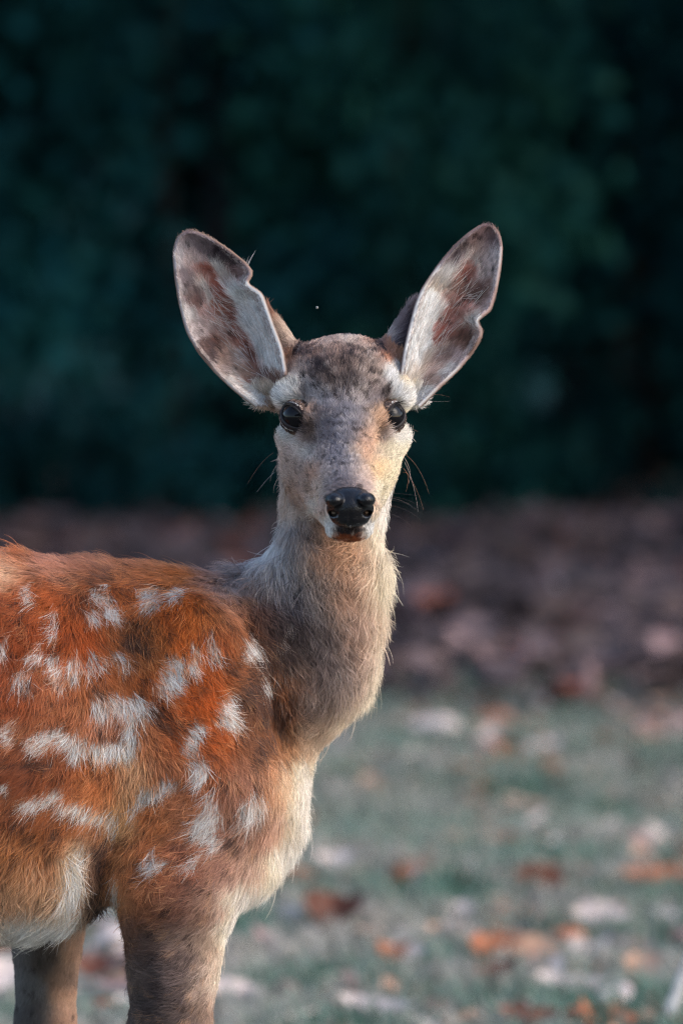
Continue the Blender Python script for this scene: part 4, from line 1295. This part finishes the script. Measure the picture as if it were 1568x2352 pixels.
SPECIAL = [
    (758, 2124, 'brown', 3, 1.75, (0.5, .1), .1, 'large dark rust leaf with upturned ends on the grass right of the deer\'s foreleg', 'x'),
    (678, 2042, 'rust', 4, 1.15, (.3, .3), -.4, 'narrow rust leaf lying against the lower edge of the deer\'s chest', 'x'),
    (764, 2018, 'pale', 1, 1.05, (.4, 0), .3, 'pale peach leaf right of the narrow rust leaf at the chest edge', 'x'),
    (885, 2204, 'rust', 3, 0.95, (.5, .2), .5, 'orange brown curled leaf with a pale leaf touching its right end', 'x'),
    (932, 2200, 'pale', 0, 0.9, (.4, 0), -.1, 'pale leaf touching the right end of an orange brown curled leaf', 'x'),
    (1124, 2190, 'rust', 1, 1.2, (.7, .1), .2, 'bright orange leaf standing on edge above a dark brown curled leaf', 'x'),
    (1221, 2192, 'tan', 2, 1.1, (.4, 0), 0, 'tan leaf beside the bright orange leaf that stands on edge', 'x'),
    (1136, 2252, 'brown', 1, 1.05, (.5, -.2), .4, 'dark brown curled leaf below the bright orange upright leaf', 'x'),
    (1313, 2267, 'pale', 4, 1.15, (.35, .12), -.15, 'long pale pinkish leaf lying flat in the lower right grass', 'x'),
    (1478, 2228, 'tan', 1, 1.0, (.6, 0), 0, 'small tan leaf with orange underside near the leaning pale stick', 'x'),
    (1246, 2034, 'brown', 2, 1.25, (.5, .1), .1, 'dark red brown leaf folded lengthwise in the middle of the lawn', 'x'),
    (1380, 2094, 'pale', 2, 1.2, (.4, 0), 0, 'pale folded leaf right of and below the dark red brown folded leaf', 'x'),
    (1514, 2016, 'rust', 4, 1.4, (.4, 0), .05, 'long rust leaf at the right edge of the lawn', 'x'),
    (1307, 2128, 'rust', 5, .8, (.4, 0), .2, 'small dull rust leaf just left of a pale folded leaf', 'x'),
    (1010, 1648, 'pale', 5, 1.9, (.5, .05), .05, 'bright white leaf near the dark forest edge, brightest on the lawn', 'x'),
    (1140, 1634, 'rust', 5, 1.6, (.3, 0), 0, 'broad rust leaf right of the bright white leaf', 'x'),
    (1300, 1400, 'pale', 5, 2.6, (.9, 0), .2, 'large pale pinkish leaf standing up in the shaded leaf litter', 'x'),
    (1190, 1310, 'rust', 5, 2.4, (.9, 0), .4, 'large rust leaf standing up in the shaded leaf litter', 'x'),
    (1240, 1350, 'mauve', 0, 2.4, (.9, 0), -.3, 'mauve leaf between the large rust leaf and the large pale leaf in the litter', 'x'),
    (870, 2325, 'pale', 4, 1.3, (.2, .1), -.5, 'long whitish leaf at the bottom edge of the frame', 'x'),
    (1230, 2345, 'brown', 4, 1.2, (.3, .1), 0, 'dark brown narrow leaf at the bottom edge of the frame', 'x'),
    (540, 2290, 'pale', 2, 1.0, (.3, .1), .1, 'pale leaf just right of the deer\'s near foreleg', 'x'),
    (215, 2235, 'brown', 1, 1.1, (.4, .1), .1, 'dark brown leaf seen between the two forelegs', 'x'),
    (5, 2260, 'pale', 0, 1.5, (.5, .1), .1, 'pale leaf left of the far foreleg', 'x'),
]
taken = []
for sx, sy, kind, i, sc, tilt, rz, lab, _ in SPECIAL:
    p = G(sx, sy, 0.02)
    put_leaf(kind, i, p[0], p[1], rz, tilt, sc, lab, up=0.022)
    taken.append(p[:2])
kinds = ['pale', 'mauve', 'rust', 'tan', 'brown']
taken = np.array(taken)
LAND = [(p_, t_) for p_, t_ in zip(taken, ['large dark upturned leaf', 'narrow rust leaf at the chest', 'peach leaf near the chest', 'orange curled leaf', 'pale leaf touching an orange one', 'bright upright orange leaf', 'tan leaf beside the upright one',
        'dark leaf below the upright one', 'long pale pinkish leaf', 'orange edged small tan leaf', 'dark folded leaf', 'pale folded leaf', 'long rust leaf at the edge', 'small dull rust leaf', 'bright white leaf', 'broad rust leaf by the white one'])]
LAND += [(G(1540, 2340)[:2], 'leaning pale stick'), (G(870, 2325)[:2], 'long whitish leaf'), (G(1230, 2345)[:2], 'dark narrow bottom leaf'), (G(540, 2290)[:2], 'near foreleg'), (G(215, 2235)[:2], 'gap between the forelegs'), (G(5, 2260)[:2], 'far foreleg')]
for q_, t_ in (((1000, 1800), 'open middle of the far lawn'), ((1300, 1800), 'worn right side of the far lawn'), ((1000, 1930), 'middle of the lawn'), ((800, 1800), 'chest outline of the deer'), ((1500, 1700), 'far right end of the lawn')):
    LAND.append((G(*q_)[:2], t_))
COLW = {'pale': 'pale pinkish', 'mauve': 'dull mauve', 'rust': 'rust', 'tan': 'tan', 'brown': 'dark brown'}
SHPW = ['oval', 'ragged', 'folded', 'tightly curled', 'narrow', 'domed']
used_lab = set()


def leaf_label(k, shp, sc, x, y):
    def sp(px_, py_):
        a_, b_ = proj(np.array([[px_, py_, 0.0]]))
        return np.array([a_[0], b_[0]])
    me_ = sp(x, y)
    opts = sorted(((np.linalg.norm(sp(*q) - me_), q, t) for q, t in LAND), key=lambda z: z[0])
    size = 'small ' if sc < .82 else 'large ' if sc > 1.08 else ''
    for dist, q, t in opts[:8]:
        dd = me_ - sp(*q)
        rel = ('right of' if dd[0] > 0 else 'left of') if abs(dd[0]) > abs(dd[1]) else ('in front of' if dd[1] > 0 else 'behind')
        near = 'just ' if dist < 60 else ''
        lab = f'{size}{COLW[k]} {SHPW[shp]} leaf {near}{rel} the {t}'
        if lab not in used_lab and len(lab.split()) <= 16:
            used_lab.add(lab)
            return lab
    return lab

cnt = 0
while cnt < 265:
    u = rng.random()
    y = 2.3 + 5.6 * u ** 1.05
    x = rng.uniform(-1, 1) * (0.27 * (y + 5) / 5)
    if x < -0.08 * (y + 5) / 5 and rng.random() < .75:
        continue
    if np.min(np.hypot(taken[:, 0] - x, (taken[:, 1] - y) * .4)) < .055:
        continue
    k = kinds[rng.choice(5, p=[.29, .19, .17, .24, .11])]
    shp = int(rng.integers(6)); sc = rng.uniform(.6, 1.25)
    lo = put_leaf(k, shp, x, y, rng.uniform(0, 6.28), (rng.normal(0, .28), rng.normal(0, .28)), sc, leaf_label(k, shp, sc, x, y), 'fallen leaves on the lawn')
    cnt += 1


def leaf_mass(name, pos, sizes, colv, tilt):
    n = len(pos)
    out_v = []; out_q = []; out_c = []
    off = 0
    which = rng.integers(0, 6, n)
    for i in range(6):
        m = which == i
        if not m.any(): continue
        v, q = LGEO[i]
        k = m.sum()
        rz = rng.uniform(0, 6.28, k); rx = rng.normal(0, tilt, k)
        vv = v[None] * sizes[m][:, None, None]
        y2 = vv[..., 1] * np.cos(rx)[:, None] - vv[..., 2] * np.sin(rx)[:, None]
        z2_ = vv[..., 1] * np.sin(rx)[:, None] + vv[..., 2] * np.cos(rx)[:, None]
        x3 = vv[..., 0] * np.cos(rz)[:, None] - y2 * np.sin(rz)[:, None]
        y3 = vv[..., 0] * np.sin(rz)[:, None] + y2 * np.cos(rz)[:, None]
        vv = np.stack([x3, y3, z2_], -1) + pos[m][:, None]
        out_v.append(vv.reshape(-1, 3))
        out_q.append((q[None] + (np.arange(k) * len(v))[:, None, None]).reshape(-1, 4) + off)
        out_c.append(np.repeat(colv[m], len(v), 0))
        off += k * len(v)
    me = mesh_np(name, np.concatenate(out_v), np.concatenate(out_q))
    set_col(me, np.concatenate(out_c))
    return me


m_lm = col_mat('leaf_mass', 0.7, 0.2)
def palette(n, p):
    arr = np.array([c for k in kinds for c in PAL[k]], float)
    pr = np.repeat(np.array(p) / 3, 3)
    return lin(arr[rng.choice(15, n, p=pr / pr.sum())]) * rng.uniform(.75, 1.15, (n, 1))
n = 3600   # small leaf bits over the lawn, too many to count
y = rng.uniform(1.0, 8.6, n); x = rng.uniform(-1, 1, n) * (.3 * (y + 5) / 5 + .7)
xe = rng.uniform(-3.4, 3, 900); ye = rng.uniform(-2, 8, 900); x = np.concatenate([x, xe]); y = np.concatenate([y, ye]); n += 900
lm = leaf_mass('leaf_litter', np.stack([x, y, gheight(x, y) + .008], 1), rng.uniform(.3, .95, n), palette(n, [.30, .28, .14, .20, .08]), .4)
lm.materials.append(m_lm); tag(link('leaf_litter', lm), kind='stuff')
n = 9000   # litter under the trees
y = 7.3 + 10.5 * rng.random(n); x = rng.uniform(-1, 1, n) * (.3 * (y + 5) / 5 + 1.2)
kp = y > edge_y(x) - .2 + rng.normal(0, .25, n)
x, y = x[kp], y[kp]; n = len(x)
pos = np.stack([x, y, gheight(x, y) + .01 + rng.random(n) * .03], 1)
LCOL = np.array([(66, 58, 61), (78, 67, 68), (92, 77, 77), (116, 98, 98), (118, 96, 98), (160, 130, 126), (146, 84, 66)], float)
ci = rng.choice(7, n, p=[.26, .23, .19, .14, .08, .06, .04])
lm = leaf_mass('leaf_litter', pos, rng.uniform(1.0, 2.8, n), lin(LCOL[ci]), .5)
lm.materials.append(m_lm); tag(link('forest_leaf_litter', lm), kind='stuff')

# stick and seed fluff
m_stick, t_, b_ = mat('bleached_wood', (.5, .48, .46), .7, .2)
n_ = noise_node(t_, 40, 5); r_ = ramp(t_, n_.outputs[0], [(.3, lin((150, 146, 146))), (.7, lin((212, 208, 206)))]); t_.links.new(r_.outputs[0], b_.inputs['Base Color'])
p0 = W(1500, 2352 + 150, 2.5); p0[2] = 0
p1 = W(1533, 2346, 2.5); p2 = W(1572, 2235, 2.52); p3 = W(1625, 2120, 2.5)
base = W(1478, 2460, 2.5); base[2] = -0.02
v, f = tube([base, p1 * .5 + base * .5 + np.array([-.003, 0, 0]), p1, p2, p3, p3 + np.array([.02, 0, .045])], [.0075, .007, .0066, .006, .005, .003], 10)
me = mesh_np('stick', v, f); me.materials.append(m_stick)
tag(link('stick', me), 'bleached grey stick leaning out of the grass at the lower right corner', 'stick')
p = W(728, 706, 0.02)
v, f = uv_sphere(12, 8)
v = v * (1 + .35 * vnoise(v, 2.5, 3))[:, None]
m_seed, _t, _b = mat('seed_down', (.22, .22, .21), .8, .1)
me = mesh_np('seed_fluff', v * .0010, f); me.materials.append(m_seed)
tag(link('seed_fluff', me, loc=p), 'tiny pale speck of seed fluff drifting between the ears of the deer', 'seed')

# ------------------------------------------------------------------ forest edge
m_leaf = col_mat('evergreen_leaves', 0.65, 0.1, 0.2)
m_bark, t_, b_ = mat('bark', rough=.9, spec=.1)
n_ = noise_node(t_, 14, 6); r_ = ramp(t_, n_.outputs[0], [(.3, lin((24, 24, 26))), (.7, lin((52, 50, 50)))]); t_.links.new(r_.outputs[0], b_.inputs['Base Color'])


def foliage(n, rad, leaf, seed, c0, c1, nclump=40, shell=.55):
    r = np.random.default_rng(seed)
    d = nrm(r.normal(0, 1, (nclump, 3)))
    cc = d * (shell + (1 - shell) * r.random((nclump, 1)) ** .5) * np.array(rad) * .85
    w_ = r.integers(0, nclump, n)
    cr = r.uniform(.16, .34, nclump) * np.mean(rad)
    p = cc[w_] + r.normal(0, .5, (n, 3)) * cr[w_][:, None]
    no = nrm(r.normal(0, 1, (n, 3)) + np.array([0, -.2, .7]))
    t = nrm(np.cross(no, r.normal(0, 1, (n, 3)))); bt = np.cross(no, t)
    L = leaf * r.uniform(.6, 1.3, n)[:, None]
    v = np.stack([p - t * L * .5, p + bt * L * .26 - no * L * .06, p + t * L * .5, p - bt * L * .26 - no * L * .06], 1).reshape(-1, 3)
    q = np.arange(4 * n).reshape(-1, 4)
    mixv = np.clip(r.random(nclump)[w_] * .7 + r.random(n) * .4, 0, 1)[:, None]
    col = lin(c0) * (1 - mixv) + lin(c1) * mixv
    return v, q, np.repeat(col, 4, 0)


def crown_mesh(name, *a, **k):
    v, q, c = foliage(*a, **k)
    me = mesh_np(name, v, q); set_col(me, c); me.materials.append(m_leaf)
    return me


TEAL0, TEAL1 = (12, 54, 60), (34, 96, 98)
SHRUB = [crown_mesh('crown', 5200, (.62, .55, 1.25), .085, 101, TEAL0, TEAL1, 42),
         crown_mesh('crown', 5200, (.75, .6, 1.05), .075, 102, (10, 50, 58), (30, 90, 94), 42),
         crown_mesh('crown', 4600, (.5, .5, 1.4), .09, 103, (16, 58, 60), (44, 102, 94), 36)]
v, f = tube([(0, 0, -.05), (.02, .01, .5), (-.02, .02, 1.1), (.03, 0, 1.7)], [.035, .03, .022, .01], 8)
SH_STEM = mesh_np('stem', v, f); SH_STEM.materials.append(m_bark)
SHLAB = ['dense teal green evergreen shrub at the far left of the forest edge', 'rounded dark evergreen shrub behind the deer\'s left ear', 'tall narrow olive evergreen shrub behind the deer\'s head',
         'dark evergreen shrub right of the deer\'s right ear', 'broad dark evergreen shrub at the far right of the forest edge']
spots_ = [(-1.15, 13.9, 0, 1.0, SHLAB[0]), (-.52, 14.5, 1, 1.1, SHLAB[1]), (.18, 14.6, 2, 1.0, SHLAB[2]), (.98, 15.9, 0, 1.05, SHLAB[3]), (1.5, 15.6, 1, 1.1, SHLAB[4])]
for k_, (x, y, lb) in enumerate([(-2.2, 14.6, 'dark shrub next beyond the left end of the visible shrubs'), (-3.3, 15.2, 'second dark shrub beyond the left end of the visible shrubs'), (2.6, 16.0, 'dark shrub next beyond the right end of the visible shrubs'),
        (3.7, 15.5, 'second dark shrub beyond the right end of the visible shrubs')]):
    spots_.append((x, y, k_ % 3, 1.1, lb))
for x, y, i, s, lab in spots_:
    z = float(gheight(np.array(x), np.array(y)))
    sh = link('evergreen_shrub', None, loc=(x, y, z))
    tag(sh, lab, 'shrub', 'evergreen shrubs along the forest edge')
    sh.rotation_euler = (0, 0, rng.uniform(0, 6)); sh.scale = (s, s, s)
    link('crown', SHRUB[i], sh, loc=(0, 0, 1.15)); link('stem', SH_STEM, sh)

CROWN = [crown_mesh('crown', 7000, (2.4, 2.4, 2.2), .22, 201, TEAL0, TEAL1, 60, shell=.35), crown_mesh('crown', 7000, (2.7, 2.4, 2.0), .22, 202, (10, 46, 50), (26, 78, 76), 60, shell=.35)]
def trunk_mesh(seed):
    r = np.random.default_rng(seed)
    vs, fs, o = [], [], 0
    def add(path, rad):
        nonlocal o
        v, f = tube(path, rad, 10); vs.append(v); fs.append(f + o); o += len(v)
    pth = [np.array([0, 0, -.1]), np.array([0, 0, .15])] + [np.array([r.normal(0, .06), r.normal(0, .06), z]) for z in (1, 2, 3, 4.2, 5.4)]
    add(pth, [.2, .13, .11, .10, .085, .06, .03])
    for k in range(7):
        z = r.uniform(2.2, 4.6); a_ = r.uniform(0, 6.28); L = r.uniform(1, 1.9)
        b = np.array([np.interp(z, [1, 2, 3, 4.2, 5.4], [q[0] for q in pth[2:]]), 0, z])
        d = np.array([math.cos(a_), math.sin(a_), .5])
        add([b, b + d * L * .4, b + d * L * .75 + np.array([0, 0, .1]), b + d * L + np.array([0, 0, .3])], [.05, .035, .022, .008])
    me = mesh_np('trunk', np.concatenate(vs), np.concatenate(fs)); me.materials.append(m_bark)
    return me
TRUNK = [trunk_mesh(5), trunk_mesh(6)]
TREES = [(.85, 17.3, 0, 'dark tree with a slim trunk rising right of the deer\'s right ear'), (-1.75, 16.6, 1, 'dark tree beyond the shrubs at the upper left'), (-4.6, 13.2, 0, 'forest edge tree beyond the left side of the view'),
         (3.6, 13.4, 1, 'forest edge tree beyond the right side of the view'), (6.6, 10.8, 0, 'nearest unseen shade tree added out to the right of the lawn'), (2.6, 17.6, 0, 'tree standing behind the shrubs at the right'),
         (-7.4, 11.5, 1, 'shade tree out to the left of the lawn'), (7.5, 15.5, 1, 'far right tree of the forest edge'), (-.4, 18.3, 0, 'tree hidden deep behind the middle shrubs'), (2.6, 12.2, 1, 'tall tree whose crown overhangs the leaf litter'), (5.2, 8.6, 0, 'unseen shade tree added at the right edge of the lawn'), (4.2, 10.9, 1, 'unseen shade tree added close to the right end of the leaf litter'), (8.6, 8.2, 1, 'outermost unseen shade tree added to the right of the lawn'), (-3.0, 10.6, 0, 'shade tree over the left end of the leaf litter')]  # right-hand shade trees added out of view to keep sun off the litter
TREES += [(-9 + 5.5 * k, -30 - 3 * (k % 2), k % 2, t) for k, t in enumerate(['leftmost of the unseen trees added behind the viewer', 'second unseen tree from the left added behind the viewer', 'middle one of the unseen trees added behind the viewer', 'second unseen tree from the right added behind the viewer', 'rightmost of the unseen trees added behind the viewer'])]  # unseen trees added to break up the sky reflected in the eyes
for x, y, i, lab in TREES:
    tr = link('evergreen_tree', None, loc=(x, y, float(gheight(np.array(x), np.array(y)))))
    tag(tr, lab, 'tree', 'evergreen trees of the forest')
    tr.rotation_euler = (0, 0, rng.uniform(0, 6)); 
    s = rng.uniform(1.0, 1.2) * (1 if y > 0 else 2.0); tr.scale = (s, s, s)
    link('trunk', TRUNK[i], tr); link('crown', CROWN[i], tr, loc=(0, 0, 4.3))
# the wood behind reads as one dark mass
vs, qs, cs = [], [], []
o = 0
for k in range(26):
    x = -13 + 26 * ((k % 13) + rng.random() * .6) / 13; y = 19.5 + 3.2 * (k // 13) + rng.random()
    v, q, c = foliage(3600, (1.7, 1.4, 3.8), .3, 300 + k, TEAL0, TEAL1, 30, shell=.3)
    v = v + np.array([x, y, 3.4]); vs.append(v); qs.append(q + o); cs.append(c); o += len(v)
me = mesh_np('forest', np.concatenate(vs), np.concatenate(qs)); set_col(me, np.concatenate(cs)); me.materials.append(m_leaf)
tag(link('forest', me), kind='stuff')

# low undergrowth closing the foot of the forest edge
vs, qs, cs = [], [], []
o = 0
for k in range(34):
    x = -3.6 + 7.4 * (k % 17 + rng.random() * .7) / 17; y = 14.0 + 1.2 * x + .9 * (k // 17) + rng.random() * 1.4
    v, q, c = foliage(1100, (.42, .35, .42), .075, 500 + k, (8, 42, 48), (24, 74, 76), 14, shell=.2)
    v = v * rng.uniform(.8, 1.25) + np.array([x, y, .10]); vs.append(v); qs.append(q + o); cs.append(c); o += len(v)
me = mesh_np('undergrowth', np.concatenate(vs), np.concatenate(qs)); set_col(me, np.concatenate(cs)); me.materials.append(m_leaf)
tag(link('undergrowth', me), kind='stuff')
